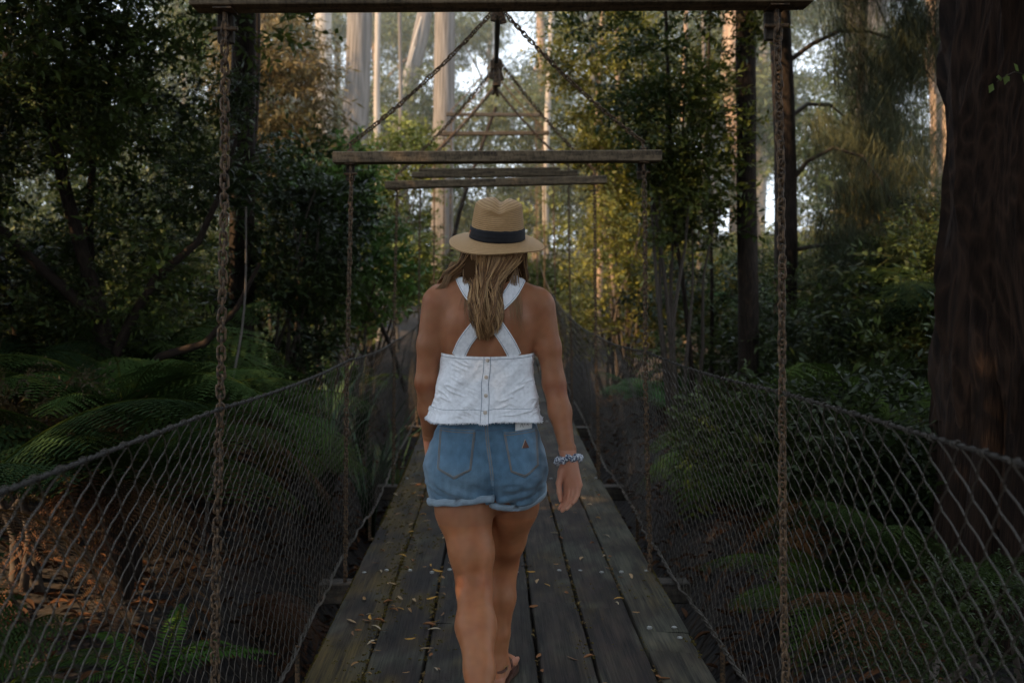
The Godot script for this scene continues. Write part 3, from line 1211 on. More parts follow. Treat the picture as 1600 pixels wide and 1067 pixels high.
func denim_col(p: Vector3) -> Color:
	var k := 0.5 + 0.5 * ns(p.x * 11.0, p.y * 9.0, p.z * 11.0)
	var c := Color(0.085, 0.175, 0.265).lerp(Color(0.15, 0.26, 0.355), k * 0.7)
	# washed paler over the seat, whiter at the edges
	var w := exp(-((p.x + 0.10) / 0.06) ** 2 - ((p.y - 0.75) / 0.05) ** 2) * 0.35 + exp(-((p.x - 0.07) / 0.05) ** 2 - ((p.y - 0.74) / 0.05) ** 2) * 0.10
	c = c.lerp(Color(0.30, 0.41, 0.48), w)
	var sl := ns(p.x * 45.0, p.y * 14.0, p.z * 45.0) * 0.5 + 0.5
	c = c * (0.84 + 0.32 * sl)
	c = c.lerp(Color(0.30, 0.40, 0.47), 0.45 * exp(-absf(absf(p.x + 0.022) - 0.185) / 0.016))
	return c


func person() -> void:
	for i in 153:
		var y := 0.66 + 0.76 * minf(i / 151.0, 1.0)
		for k in 4:
			torso_tab.append(spline_at(SLICES, y, k + 1))
	# shoulders, arms
	cap(Vector3(-0.035, 1.378, 0.008), Vector3(-0.160, 1.345, 0.006), 0.044, 0.044, 0.04)
	cap(Vector3(0.030, 1.370, 0.008), Vector3(0.140, 1.335, 0.008), 0.044, 0.045, 0.04)
	cap(Vector3(-0.180, 1.325, 0.004), Vector3(-0.2065, 1.19, 0.0), 0.0500, 0.0382, 0.03)
	cap(Vector3(-0.2065, 1.19, 0.0), Vector3(-0.2155, 1.065, -0.012), 0.0382, 0.0360, 0.02)
	cap(Vector3(-0.214, 1.065, -0.012), Vector3(-0.209, 0.975, -0.055), 0.0368, 0.0352, 0.02)
	cap(Vector3(-0.209, 0.975, -0.055), Vector3(-0.207, 0.865, -0.115), 0.0370, 0.0255, 0.02)
	cap(Vector3(0.157, 1.312, 0.008), Vector3(0.1855, 1.18, 0.006), 0.0490, 0.0378, 0.03)
	cap(Vector3(0.1855, 1.18, 0.006), Vector3(0.2015, 1.065, 0.010), 0.0378, 0.0355, 0.02)
	cap(Vector3(0.2015, 1.065, 0.010), Vector3(0.2190, 0.975, 0.035), 0.0365, 0.0358, 0.02)
	cap(Vector3(0.2190, 0.975, 0.035), Vector3(0.2420, 0.845, 0.080), 0.0358, 0.0240, 0.02)
	# neck
	cap(Vector3(0.003, 1.36, 0.004), Vector3(0.008, 1.47, -0.01), 0.053, 0.048, 0.03)
	# left leg, pushing off behind
	cap(Vector3(-0.108, 0.79, 0.01), Vector3(-0.092, 0.66, 0.025), 0.090, 0.0885, 0.02)
	cap(Vector3(-0.092, 0.66, 0.025), Vector3(-0.066, 0.53, 0.062), 0.0885, 0.068, 0.03)
	cap(Vector3(-0.066, 0.53, 0.062), Vector3(-0.056, 0.425, 0.085), 0.069, 0.0555, 0.03)
	cap(Vector3(-0.056, 0.425, 0.085), Vector3(-0.050, 0.335, 0.19), 0.0545, 0.0590, 0.03)
	cap(Vector3(-0.050, 0.335, 0.19), Vector3(-0.038, 0.235, 0.29), 0.0590, 0.0425, 0.03)
	cap(Vector3(-0.038, 0.235, 0.29), Vector3(-0.034, 0.150, 0.365), 0.0425, 0.0325, 0.03)
	# right leg, stepping forward
	cap(Vector3(0.072, 0.79, -0.004), Vector3(0.068, 0.65, -0.075), 0.090, 0.085, 0.012)
	cap(Vector3(0.066, 0.65, -0.075), Vector3(0.049, 0.52, -0.145), 0.086, 0.064, 0.02)
	cap(Vector3(0.049, 0.52, -0.145), Vector3(0.036, 0.42, -0.195), 0.064, 0.052, 0.02)
	cap(Vector3(0.036, 0.42, -0.195), Vector3(0.027, 0.31, -0.178), 0.052, 0.0525, 0.02)
	cap(Vector3(0.027, 0.31, -0.178), Vector3(0.020, 0.19, -0.165), 0.0525, 0.039, 0.02)
	cap(Vector3(0.020, 0.19, -0.165), Vector3(0.018, 0.10, -0.16), 0.039, 0.032, 0.02)
	var o := thing("person", "person walking away in a straw hat, white sleeveless top and rolled denim shorts", "person", Vector3(0, 0, PZ))

	var b := MB.new()
	surf(body_d, Vector3(-0.31, 0.12, -0.30), Vector3(0.33, 1.47, 0.46), 0.0085, b, skin_col)
	surf(head_d, Vector3(-0.09, 1.40, -0.16), Vector3(0.11, 1.67, 0.10), 0.0045, b, skin_col)
	var nr := Vector3(-0.62, 0.0, 0.78).normalized()
	var hr := hand_bones(1.0, Vector3(0.2435, 0.822, 0.086), Vector3(0.240, 0.86, 0.076), Vector3(0.236, 0.747, 0.082), Vector3(0.0125, 0.0025, 0.0115), nr, Vector3(0.02, -1, 0.0), 0.62, [Vector3(0.2235, 0.79, 0.088), Vector3(0.2115, 0.757, 0.099), Vector3(0.2125, 0.728, 0.108), Vector3(0.2165, 0.704, 0.113)])
	surf(func(p: Vector3) -> float: return caps_d(p, 1.0, hr), Vector3(0.17, 0.63, 0.02), Vector3(0.32, 0.885, 0.19), 0.0032, b, skin_col)
	var nl := Vector3(0.9, 0.0, 0.25).normalized()
	var hl := hand_bones(-1.0, Vector3(-0.206, 0.848, -0.122), Vector3(-0.207, 0.88, -0.106), Vector3(-0.206, 0.778, -0.165), Vector3(-0.003, 0.003, 0.0165), nl, Vector3(0.0, -1, -0.12), 0.5, [Vector3(-0.200, 0.81, -0.165), Vector3(-0.196, 0.78, -0.19), Vector3(-0.193, 0.755, -0.197), Vector3(-0.189, 0.735, -0.197)])
	surf(func(p: Vector3) -> float: return caps_d(p, 1.0, hl), Vector3(-0.25, 0.64, -0.24), Vector3(-0.12, 0.90, -0.06), 0.0035, b, skin_col)
	var side_r := Vector3(0.98, 0, 0.2).normalized()
	var fr := foot_bones(Vector3(0.014, 0.047, -0.125), Vector3(0.018, 0.10, -0.16), Vector3(0.020, 0.17, -0.163), Vector3(0.052, 0.036, -0.325), Vector3(0.066, 0.030, -0.40), side_r, 1.0)
	surf(func(p: Vector3) -> float: return caps_d(p, 1.0, fr), Vector3(-0.04, 0.005, -0.43), Vector3(0.12, 0.17, -0.07), 0.004, b, skin_col)
	var fl := foot_bones(Vector3(-0.033, 0.128, 0.405), Vector3(-0.034, 0.150, 0.365), Vector3(-0.037, 0.215, 0.308), Vector3(-0.040, 0.040, 0.265), Vector3(-0.042, 0.030, 0.20), Vector3(1, 0, 0), -1.0)
	surf(func(p: Vector3) -> float: return caps_d(p, 1.0, fl), Vector3(-0.11, 0.005, 0.13), Vector3(0.03, 0.2, 0.46), 0.005, b, skin_col)
	part("body", b.mesh(false), M.skin, o)
	for s in [-1, 1]:
		var eb := SphereMesh.new()
		eb.radius = 0.0115
		eb.height = 0.023
		eb.radial_segments = 16
		eb.rings = 8
		part("eye", eb, std(lin(0.5, 0.5, 0.48), 0.2), o, Transform3D(Basis(), Vector3(0.012 + 0.031 * s, 1.55, -0.098)))

	# table of the back's surface
	for j in 60:
		for i in 56:
			back_tab.append(back_z(body_d, -0.275 + 0.01 * i, 0.9 + 0.01 * j, 0.2))
	shirt(o)
	shorts(o)
	hat(o)
	hair(o)
	scrunchie(o)
	sandal(o, 1)
	sandal(o, -1)
	phone()


func bz(x: float, y: float) -> float:
	var fx := clampf((x + 0.275) / 0.01, 0.0, 54.99)
	var fy := clampf((y - 0.9) / 0.01, 0.0, 58.99)
	var i := int(fx)
	var j := int(fy)
	var a := lerpf(back_tab[j * 56 + i], back_tab[j * 56 + i + 1], fx - i)
	var c := lerpf(back_tab[j * 56 + 56 + i], back_tab[j * 56 + 57 + i], fx - i)
	return lerpf(a, c, fy - j)


const TOP := [[0.94, -0.026, 0.192, 0.012, 0.142], [0.98, -0.024, 0.174, 0.008, 0.132], [1.03, -0.0215, 0.166, 0.004, 0.121], [1.07, -0.023, 0.162, 0.001, 0.114], [1.115, -0.0175, 0.153, 0.000, 0.108], [1.165, -0.0155, 0.1515, -0.001, 0.104]]


func top_pt(u: float, t: float) -> Vector3:
	var a := u * TAU        # 0 = back centre, going round
	var yb := 0.952 + 0.004 * sin(a * 3.0 + 1.0) - 0.006 * exp(-(sin(a * 0.5) / 0.06) ** 2)
	var yt := 1.160 + 0.007 * sin(a) * sin(a) - 0.003 * cos(a) + 0.035 * sstep(0.2, -0.9, cos(a))
	var y := lerpf(yb, yt, t)
	var cx := spline_at(TOP, y, 1)
	var rx := spline_at(TOP, y, 2)
	var cz := spline_at(TOP, y, 3)
	var rz := spline_at(TOP, y, 4)
	var sa := sin(a)
	var ca := cos(a)
	var q := pow(pow(absf(sa), 2.3) + pow(absf(ca), 2.3), -1.0 / 2.3)
	var nrm := Vector3(sa / rx, 0, ca / rz).normalized()
	var p := Vector3(cx + rx * sa * q, y, cz + rz * ca * q)
	# gathers: folds dragged from the placket and the side seams
	var x := p.x - cx
	var g := 0.0
	var w := sstep(0.02, 0.12, t) * sstep(0.995, 0.9, t)
	var sx := absf(x)
	var dir := y * 1.0 + (0.55 if x < 0.0 else -0.35) * x
	var r1 := noise.get_noise_3d(dir * 34.0, x * 5.0 + 2.0, ca * 2.0)
	var r2 := noise.get_noise_3d(y * 55.0 + x * 26.0, x * 9.0, 7.0 + ca)
	var r3 := noise.get_noise_3d(y * 17.0 - x * 16.0, x * 11.0, 17.0 + ca)
	var mk := sstep(-0.25, 0.45, noise.get_noise_3d(x * 9.0 + 3.0, y * 11.0, 41.0))
	var mk2 := sstep(-0.1, 0.5, noise.get_noise_3d(x * 10.0 + 9.0, y * 9.0, 61.0))
	g += 0.0062 * pow(maxf(1.0 - 1.6 * absf(r1), 0.0), 3.0) * mk + 0.0036 * pow(maxf(1.0 - 1.8 * absf(r2), 0.0), 3.0) * mk2 + 0.0050 * r3
	g += 0.0006 * noise.get_noise_3d(x * 60.0, y * 80.0, ca * 5.0)
	g *= w * (0.35 + 0.65 * sstep(0.012, 0.03, sx))
	g += 0.008 * sstep(0.35, 0.0, t) * sin(a * 7.0 + 0.6) * 0.6
	if ca > 0.0 and sx < 0.0115:
		g += 0.0016
	# stitched hem band: a shallow step
	g += 0.0010 * (1.0 - sstep(0.185, 0.2, t)) + 0.0012 * sstep(0.955, 0.965, t)
	return p + nrm * g


func ribbon(b: MB, pts: PackedVector3Array, nrm: PackedVector3Array, width: PackedFloat32Array, thick: float) -> void:
	var m := pts.size()
	var prof := [[-0.5, -1.0], [-0.5, 0.5], [-0.46, 1.0], [-0.2, 1.1], [0.0, 1.12], [0.2, 1.1], [0.46, 1.0], [0.5, 0.5], [0.5, -1.0]]
	for i in m:
		var t := (pts[mini(i + 1, m - 1)] - pts[maxi(i - 1, 0)]).normalized()
		var s := t.cross(nrm[i]).normalized()
		for q in prof:
			var wv: float = width[i] if width.size() > 1 else width[0]
			b.add(pts[i] + s * q[0] * wv + nrm[i] * q[1] * thick, (nrm[i] + s * q[0] * (0.12 if absf(q[0]) < 0.48 else 3.0)).normalized())
	b.grid(b.v.size() - m * prof.size(), m, prof.size(), false)


func on_body(p: Vector3, off: float) -> Array:
	for i in 4:
		var g := grad(body_d, p)
		p -= g * body_d(p)
	var g2 := grad(body_d, p)
	return [p + g2 * off, g2]


func thread(b: MB, pts: PackedVector3Array, r: float) -> void:
	if pts.size() > 1:
		b.tube(pts, PackedFloat32Array([r]), 4, Color.WHITE, false)


func shirt(o: Node3D) -> void:
	var b := MB.new()
	var nu := 260
	var nt := 110
	for j in nt:
		for i in nu:
			b.add(top_pt(i / float(nu), j / float(nt - 1)), Vector3.ZERO, Vector2(i / float(nu) * 0.95, j * 0.002))
	b.grid(0, nt, nu, true)
	# turned-in edge at hem and neckline
	for e in [0, nt - 1]:
		var s := b.v.size()
		for i in nu:
			var p := b.v[e * nu + i]
			b.add(Vector3(-0.02 + (p.x + 0.02) * 0.985, p.y + (0.004 if e == 0 else -0.006), p.z * 0.97), Vector3.ZERO)
		for i in nu:
			var i1 := (i + 1) % nu
			b.quad(e * nu + i, e * nu + i1, s + i1, s + i)
	b.smooth()
	for i in b.n.size():
		var out := b.v[i] - Vector3(-0.02, b.v[i].y, 0.0)
		if b.n[i].dot(out) < 0.0 and i < nu * nt:
			b.n[i] = -b.n[i]
	var sh := part("top", b.mesh(), M.cotton, o)
	# straps: over each shoulder, crossing between the shoulder blades
	for s in [-1.0, 1.0]:
		var raw := [Vector3(-0.085, 1.17, -0.11), Vector3(-0.088, 1.27, -0.10), Vector3(-0.092, 1.35, -0.07), Vector3(-0.095, 1.405, -0.02), Vector3(-0.094, 1.402, 0.03), Vector3(-0.078, 1.372, 0.08), Vector3(-0.050, 1.338, 0.1), Vector3(-0.022, 1.304, 0.11), Vector3(0.020, 1.246, 0.11), Vector3(0.052, 1.198, 0.11), Vector3(0.080, 1.150, 0.105)]
		var cv := Curve3D.new()
		for p in raw:
			var q: Vector3 = p
			if s > 0.0:
				q.x = -lerpf(0.037, 0.014, sstep(1.2, 1.38, q.y)) - q.x
				if q.y > 1.33:
					q.y -= 0.008
			cv.add_point(q)
		var pts := PackedVector3Array()
		var nr := PackedVector3Array()
		var ed: Array = [PackedVector3Array(), PackedVector3Array()]
		for i in 46:
			var r := on_body(cv.sample_baked(cv.get_baked_length() * i / 45.0, true), 0.0035 + (0.0035 if s > 0.0 else 0.0) * exp(-((i - 32) / 3.0) ** 2))
			pts.append(r[0])
			nr.append(r[1])
		var rb := MB.new()
		ribbon(rb, pts, nr, PackedFloat32Array([0.045]), 0.0022)
		var st := part("strap", rb.mesh(), M.cotton, sh)
		var tb := MB.new()
		for e in [-1.0, 1.0]:
			var line := PackedVector3Array()
			for i in range(12, 46):
				var t := (pts[mini(i + 1, 45)] - pts[i - 1]).normalized()
				line.append(pts[i] + t.cross(nr[i]).normalized() * 0.0185 * e + nr[i] * 0.0026)
			thread(tb, line, 0.0006)
		part("strap_stitching", tb.mesh(), M.stitch_blue, sh)
	# stitching lines: placket, top band, hem band
	var tb2 := MB.new()
	for u in [-0.0105, 0.0115]:
		var line := PackedVector3Array()
		for j in 60:
			var t := j / 59.0
			line.append(top_pt(u + 1.0 if u < 0 else u, t) + Vector3(0, 0, 0.0006))
		thread(tb2, line, 0.0008)
	for t in [0.195, 0.957]:
		var line := PackedVector3Array()
		for i in 161:
			var u := i / 160.0
			line.append(top_pt(u, t) + (top_pt(u, t) - Vector3(-0.02, top_pt(u, t).y, 0)).normalized() * 0.0006)
		thread(tb2, line, 0.0006)
	part("seam_stitching", tb2.mesh(), M.stitch_blue, sh)
	# four shell buttons down the back
	for y in [1.147, 1.094, 1.037, 0.986]:
		var t: float = (y - 0.95) / (1.158 - 0.95)
		var p := top_pt(0.0015, t)
		var bb := MB.new()
		var prof := [[0.0, 0.0012], [0.0032, 0.0012], [0.0042, 0.0022], [0.0056, 0.0024], [0.0062, 0.0012], [0.0062, -0.001]]
		for q in prof:
			for k in 14:
				var a := TAU * k / 14.0
				bb.add(Vector3(cos(a) * q[0], sin(a) * q[0], q[1]), Vector3(cos(a) * q[0] * 60.0, sin(a) * q[0] * 60.0, 0.6).normalized())
		bb.grid(0, prof.size(), 14, true)
		for k in 4:
			var a := TAU * k / 4.0 + 0.8
			bb.box(Vector3(0.0012, 0.0012, 0.0004), 0.0, Transform3D(Basis(), Vector3(cos(a) * 0.0016, sin(a) * 0.0016, 0.0014)))
		part("button", bb.mesh(), M.shell, sh, Transform3D(Basis(), p + Vector3(0, 0, 0.0012)))
	# frayed threads along the raw hem
	var fb := MB.new()
	for i in 900:
		var u := rng.randf()
		var p := top_pt(u, 0.0)
		var out := (p - Vector3(-0.02, p.y, 0.0)).normalized()
		var q := p + Vector3(rf(-0.004, 0.004), -rf(0.001, 0.006), 0) + out * rf(0.0, 0.004)
		fb.tube(PackedVector3Array([p + Vector3(0, 0.002, 0), p.lerp(q, 0.5) + out * 0.001, q]), PackedFloat32Array([0.0009, 0.0008, 0.0004]), 3, Color.WHITE, false)
	part("frayed_hem", fb.mesh(), M.cotton, sh)


func patch(poly: Array, off: float, nu: int, nv: int, bulge := 0.0) -> MB:
	# a cloth patch on the back of the shorts; poly: top-left, top-right, right, tip, left
	var b := MB.new()
	for j in nv:
		var v := j / float(nv - 1)
		var l: Vector2 = poly[0].lerp(poly[4], v)
		var r: Vector2 = poly[1].lerp(poly[2], v)
		for i in nu:
			var u := i / float(nu - 1)
			var p := l.lerp(r, u)
			var tip: float = (poly[3].y - lerpf(poly[4].y, poly[2].y, 0.5))
			p.y += tip * (1.0 - absf(u - 0.5) * 2.0) * v * v
			var edge := minf(minf(u, 1.0 - u) * 6.0, minf(v + 0.2, 1.0 - v) * 6.0)
			var z := back_z(shorts_d, p.x, p.y)
			var lift := off * sstep(0.0, 0.25, edge) - 0.0012 * (1.0 - sstep(0.0, 0.2, edge))
			lift += bulge * sstep(0.0, 0.22, u) * sstep(1.0, 0.85, u) * sstep(0.9, 0.45, v)
			lift += 0.0012 * sstep(0.08, 0.06, v)
			b.add(Vector3(p.x, p.y, z + lift), Vector3(0, 0, 1), Vector2(p.x, p.y), denim_col(Vector3(p.x, p.y, z)) * (1.04 if v > 0.07 else 1.15))
	b.grid(0, nv, nu, false)
	b.smooth()
	for i in b.n.size():
		if b.n[i].z < 0.0:
			b.n[i] = -b.n[i]
	return b


func shorts(o: Node3D) -> void:
	var b := MB.new()
	surf(shorts_d, Vector3(-0.25, 0.63, -0.22), Vector3(0.21, 0.975, 0.20), 0.0068, b, denim_col)
	var sh := part("denim_shorts", b.mesh(false), M.denim, o)
	# rolled cuffs
	for s in [0, 1]:
		var n: Vector3 = HEM_N[s].normalized()
		var p0: Vector3 = Vector3(-0.103, 0.70, 0.02) if s == 0 else Vector3(0.078, 0.70, -0.03)
		p0 -= n * (p0 - HEM_P[s]).dot(n)
		var ex := Vector3(1, 0, 0)
		ex = (ex - n * n.x).normalized()
		var ez := ex.cross(n).normalized()
		if ez.z < 0.0:
			ez = -ez
		var cb := MB.new()
		var m := 72
		var prof := [[0.000, -0.004], [0.0045, -0.0005], [0.0065, 0.005], [0.0066, 0.012], [0.0052, 0.017], [0.001, 0.0185], [-0.006, 0.018]]
		for i in m:
			var a := TAU * i / m
			var dir := ex * sin(a) + ez * cos(a)
			var r := 0.17
			for q in 30:
				var pq := p0 - n * 0.012 + dir * r
				var d := smin(maxf(torso_d(pq, 0.010), 0.685 - pq.y), shorts_leg_d(pq, -1 if s == 0 else 1), 0.03)
				if pq.z > 0.0:
					for e in [-1.0, 1.0]:
						var sq := pq - Vector3(0.086 * e - 0.018, 0.775, 0.066 if e < 0 else 0.056)
						d = smin(d, maxf(Vector3(sq.x, sq.y * 0.92, sq.z).length() - 0.087, 0.685 - pq.y), 0.03)
				r -= d * 0.6
			# each cuff stops at the crotch seam
			if s == 0 and dir.x > 0.05:
				r = minf(r, (0.004 - p0.x) / dir.x)
			if s == 1 and dir.x < -0.05:
				r = minf(r, (-0.010 - p0.x) / dir.x)
			r = clampf(r, 0.05, 0.135)
			for q in prof:
				var pp: Vector3 = p0 + dir * (r + q[0] + 0.001 * ns(a * 3.0, q[1] * 40.0)) - n * (q[1] + 0.0025 * ns(a * 1.6, s * 4.0))
				cb.add(pp, dir, Vector2.ZERO, Color(0.30, 0.39, 0.46) * (0.95 + 0.12 * ns(a * 4.0, q[1] * 90.0)))
		cb.grid(0, m, prof.size(), false)
		for k in prof.size() - 1:
			cb.quad((m - 1) * prof.size() + k, (m - 1) * prof.size() + k + 1, k + 1, k)
		cb.smooth()
		for i in cb.n.size():
			if cb.n[i].dot(cb.v[i] - p0) < 0.0:
				cb.n[i] = -cb.n[i]
		part("rolled_cuff", cb.mesh(), M.denim, sh)
	# back pockets
	var pk := [[Vector2(-0.171, 0.932), Vector2(-0.049, 0.929), Vector2(-0.063, 0.806), Vector2(-0.125, 0.776), Vector2(-0.176, 0.806)], [Vector2(0.032, 0.922), Vector2(0.148, 0.930), Vector2(0.150, 0.812), Vector2(0.112, 0.778), Vector2(0.056, 0.800)]]
	var thr := MB.new()
	for k in 2:
		var pb := patch(pk[k], 0.0046, 30, 34, 0.0 if k == 0 else 0.014)
		var po := part("back_pocket", pb.mesh(), M.denim, sh)
		for inset in [1, 2]:
			var line := PackedVector3Array()
			var line2 := PackedVector3Array()
			for j in range(2, 34 - inset):
				line.append(pb.v[j * 30 + inset] + Vector3(0, 0, 0.0008))
				line2.append(pb.v[j * 30 + 29 - inset] + Vector3(0, 0, 0.0008))
			thread(thr, line, 0.0008)
			thread(thr, line2, 0.0008)
			line = PackedVector3Array()
			for i in range(inset, 30 - inset):
				line.append(pb.v[(33 - inset) * 30 + i] + Vector3(0, 0, 0.0008))
			thread(thr, line, 0.0008)
			line = PackedVector3Array()
			for i in range(1, 29):
				line.append(pb.v[(inset * 2 - 1) * 30 + i] + Vector3(0, 0, 0.0008))
			thread(thr, line, 0.0008)
		if k == 1:
			# brown triangle patch
			var tb := MB.new()
			var tri := [Vector3(0.104, 0.898, 0), Vector3(0.0935, 0.8725, 0), Vector3(0.1165, 0.8725, 0)]
			for i in 3:
				for v in pb.v:
					if Vector2(v.x - tri[i].x, v.y - tri[i].y).length() < 0.006:
						tri[i].z = maxf(tri[i].z, v.z + 0.0012)
			for i in 3:
				var j := (i + 1) % 3
				tb.flat([tri[i] + Vector3(0, 0, 0.002), tri[j] + Vector3(0, 0, 0.002), tri[j] - Vector3(0, 0, 0.004), tri[i] - Vector3(0, 0, 0.004)])
			tb.flat([tri[0] + Vector3(0, 0, 0.002), tri[2] + Vector3(0, 0, 0.002), tri[1] + Vector3(0, 0, 0.002)])
			var lb := MB.new()
			lb.tube(PackedVector3Array([tri[0] + Vector3(0, 0, 0.002), tri[1] + Vector3(0, 0, 0.002)]), PackedFloat32Array([0.0011]), 5)
			part("triangle_patch", tb.mesh(), M.leather, sh)
			part("patch_edge", lb.mesh(), std(lin(0.42, 0.35, 0.27), 0.6), sh)
	# centre seam
	var ridge := PackedVector3Array()
	var nn := PackedVector3Array()
	var l1 := PackedVector3Array()
	var l2 := PackedVector3Array()
	for i in 30:
		var y := lerpf(0.945, 0.715, i / 29.0)
		var x := -0.018 + 0.020 * sstep(0.945, 0.74, y)
		var z := back_z(shorts_d, x, y)
		ridge.append(Vector3(x, y, z + 0.0005))
		nn.append(Vector3(0, 0, 1))
		if i < 23:
			l1.append(Vector3(x - 0.0035, y, z + 0.0030))
			l2.append(Vector3(x + 0.0035, y, z + 0.0030))
	thread(thr, l1, 0.0006)
	thread(thr, l2, 0.0006)
	var rb := MB.new()
	ribbon(rb, ridge, nn, PackedFloat32Array([0.013]), 0.0014)
	for i in rb.c.size():
		rb.c[i] = Color(0.17, 0.26, 0.34)
	part("seat_seam", rb.mesh(), M.denim, sh)
	part("seam_stitching", thr.mesh(), M.stitch_tan, sh)
	# yoke seam each side
	var yk := MB.new()
	for k in 2:
		var line := PackedVector3Array()
		for i in 14:
			var u := i / 13.0
			var x := lerpf(-0.018, -0.178, u) if k == 0 else lerpf(-0.016, 0.150, u)
			var y := lerpf(0.922, 0.948, u)
			line.append(Vector3(x, y, back_z(shorts_d, x, y) + 0.0003))
		thread(yk, line, 0.0009)
	part("yoke_seam", yk.mesh(), M.stitch_blue, sh)


func hat(o: Node3D) -> void:
	var hn := Node3D.new()
	hn.name = "straw_hat"
	o.add_child(hn)
	hn.transform = Transform3D(Basis.from_euler(Vector3(0.235, -0.06, -0.062)), Vector3(0.0165, 1.540, -0.03))
	var b := MB.new()
	var cols := 120
	# brim, from the outer edge in, then up the crown
	var rows: Array = []   # [scale out, y, ring phase, where]
	for i in 45:
		var t := i / 44.0
		rows.append([t, 0])
	for i in 100:
		rows.append([i / 99.0, 1])
	for r in rows:
		for k in cols:
			var a := TAU * k / cols
			var sa := sin(a)
			var ca := cos(a)
			var p := Vector3.ZERO
			var ring := 0.0
			if r[1] == 0:
				var t: float = r[0]
				ring = absf(sin(t * PI * 11.0))
				var rx := lerpf(0.158, 0.0885, t)
				var rz := lerpf(0.178, 0.105, t)
				var drop := -0.022 * pow(1.0 - t, 1.6) * (0.75 + 0.25 * ca) + 0.004 * (1.0 - t) * sin(a * 2.0 + 0.7) + 0.003 * (1.0 - t) * sin(a * 3.0)
				p = Vector3(sa * rx, drop + 0.0009 * ring, ca * rz)
			else:
				var t: float = r[0]
				ring = absf(sin(t * PI * 24.0))
				var h := 0.0
				var sc := 1.0
				if t < 0.72:
					var q := t / 0.72
					h = 0.108 * q
					sc = 1.0 - 0.07 * q - 0.06 * q * q * q
				else:
					var q := (t - 0.72) / 0.28
					h = 0.108 + 0.026 * sin(q * PI * 0.5)
					sc = 0.87 * cos(q * PI * 0.5)
				p = Vector3(sa * 0.0875 * sc, h, ca * 0.104 * sc)
				var up := sstep(0.072, 0.128, h)
				p.y -= 0.017 * exp(-(p.x - 0.006) * (p.x - 0.006) / 0.00030) * up * (0.75 + 0.25 * sstep(-0.1, 0.05, -p.z))
				p.y -= 0.012 * sstep(0.03, 0.1, p.z) * up
				# side pinches near the front, soft dimple at the back
				var pin := exp(-((p.z + 0.055) / 0.03) ** 2) * sstep(0.05, 0.11, h)
				p.x *= 1.0 - 0.12 * pin
				p.z -= 0.010 * exp(-((p.x + 0.004) / 0.03) ** 2 - ((h - 0.088) / 0.022) ** 2) * sstep(0.0, 0.05, p.z)
				p += Vector3(sa, 0, ca) * 0.0009 * ring * (1.0 if t < 0.8 else 0.4)
			var c := Color(0.26, 0.135, 0.05).lerp(Color(0.54, 0.33, 0.145), sstep(0.1, 0.7, ring))
			c = c * (0.92 + 0.16 * ns(a * 26.0, r[0] * 60.0 + r[1] * 20.0) + 0.08 * ns(a * 70.0, r[0] * 140.0))
			b.add(p, Vector3.UP, Vector2.ZERO, c)
	b.grid(0, rows.size(), cols, true)
	# underside of the brim
	var s0 := b.v.size()
	for i in 12:
		for k in cols:
			var q := b.v[int(i * 44.0 / 11.0) * cols + k]
			b.add(q - Vector3(0, 0.0028, 0), Vector3.DOWN, Vector2.ZERO, Color(0.42, 0.26, 0.11))
	b.grid(s0, 12, cols, true)
	for k in cols:
		var k1 := (k + 1) % cols
		b.quad(k, k1, s0 + k1, s0 + k)
	b.smooth()
	for i in b.n.size():
		var out := Vector3(b.v[i].x, 0.0, b.v[i].z).normalized() * (1.0 if i >= 45 * cols else 0.25)
		if i < s0 and b.n[i].dot(out + Vector3(0, 0.8, 0)) < 0.0 or i >= s0 and b.n[i].y > 0.0:
			b.n[i] = -b.n[i]
	part("woven_straw", b.mesh(), M.straw, hn)
	# black band with soft pleats
	var bb := MB.new()
	var prof := [[0.0015, 0.000], [0.0050, 0.003], [0.0056, 0.010], [0.0040, 0.0125], [0.0055, 0.016], [0.0054, 0.023], [0.0038, 0.026], [0.0052, 0.029], [0.0048, 0.036], [0.0010, 0.039]]
	for q in prof:
		for k in 120:
			var a := TAU * k / 120.0
			var hh: float = q[1] + 0.001 * sin(a * 2.0 + 1.0) + 0.0008 * ns(a * 4.0, q[1] * 90.0)
			var qq := hh / 0.112 * 0.72 / 0.72
			var sc := 1.0 - 0.07 * qq - 0.06 * qq * qq * qq
			var ex: float = q[0] + 0.0008 * ns(a * 6.0, q[1] * 200.0)
			bb.add(Vector3(sin(a) * (0.0875 * sc + ex), hh, cos(a) * (0.104 * sc + ex)), Vector3(sin(a), 0, cos(a)))
	bb.grid(0, prof.size(), 120, true)
	bb.smooth()
	for i in bb.n.size():
		if bb.n[i].dot(Vector3(bb.v[i].x, 0.0, bb.v[i].z)) < 0.0:
			bb.n[i] = -bb.n[i]
	part("hat_band", bb.mesh(), M.black_cloth, hn)


func strand(b: MB, pts: Array, r: float, col: Color, steps: int, sides := 3) -> void:
	var cv := Curve3D.new()
	for i in pts.size():
		var t: Vector3 = (pts[mini(i + 1, pts.size() - 1)] - pts[maxi(i - 1, 0)]) * 0.17
		cv.add_point(pts[i], -t, t)
	var l := cv.get_baked_length()
	var path := PackedVector3Array()
	var rr := PackedFloat32Array()
	for i in steps:
		var t := i / float(steps - 1)
		path.append(cv.sample_baked(l * t))
		rr.append(r * (1.0 - 0.75 * t * t))
	b.tube(path, rr, sides, col, false)


func hair_col(u: float) -> Color:
	var k := rng.randf()
	var c := Color(0.10, 0.048, 0.022).lerp(Color(0.26, 0.14, 0.062), k)
	if rng.randf() < 0.40:
		c = Color(0.36, 0.195, 0.085).lerp(Color(0.56, 0.335, 0.155), rng.randf())
	return c


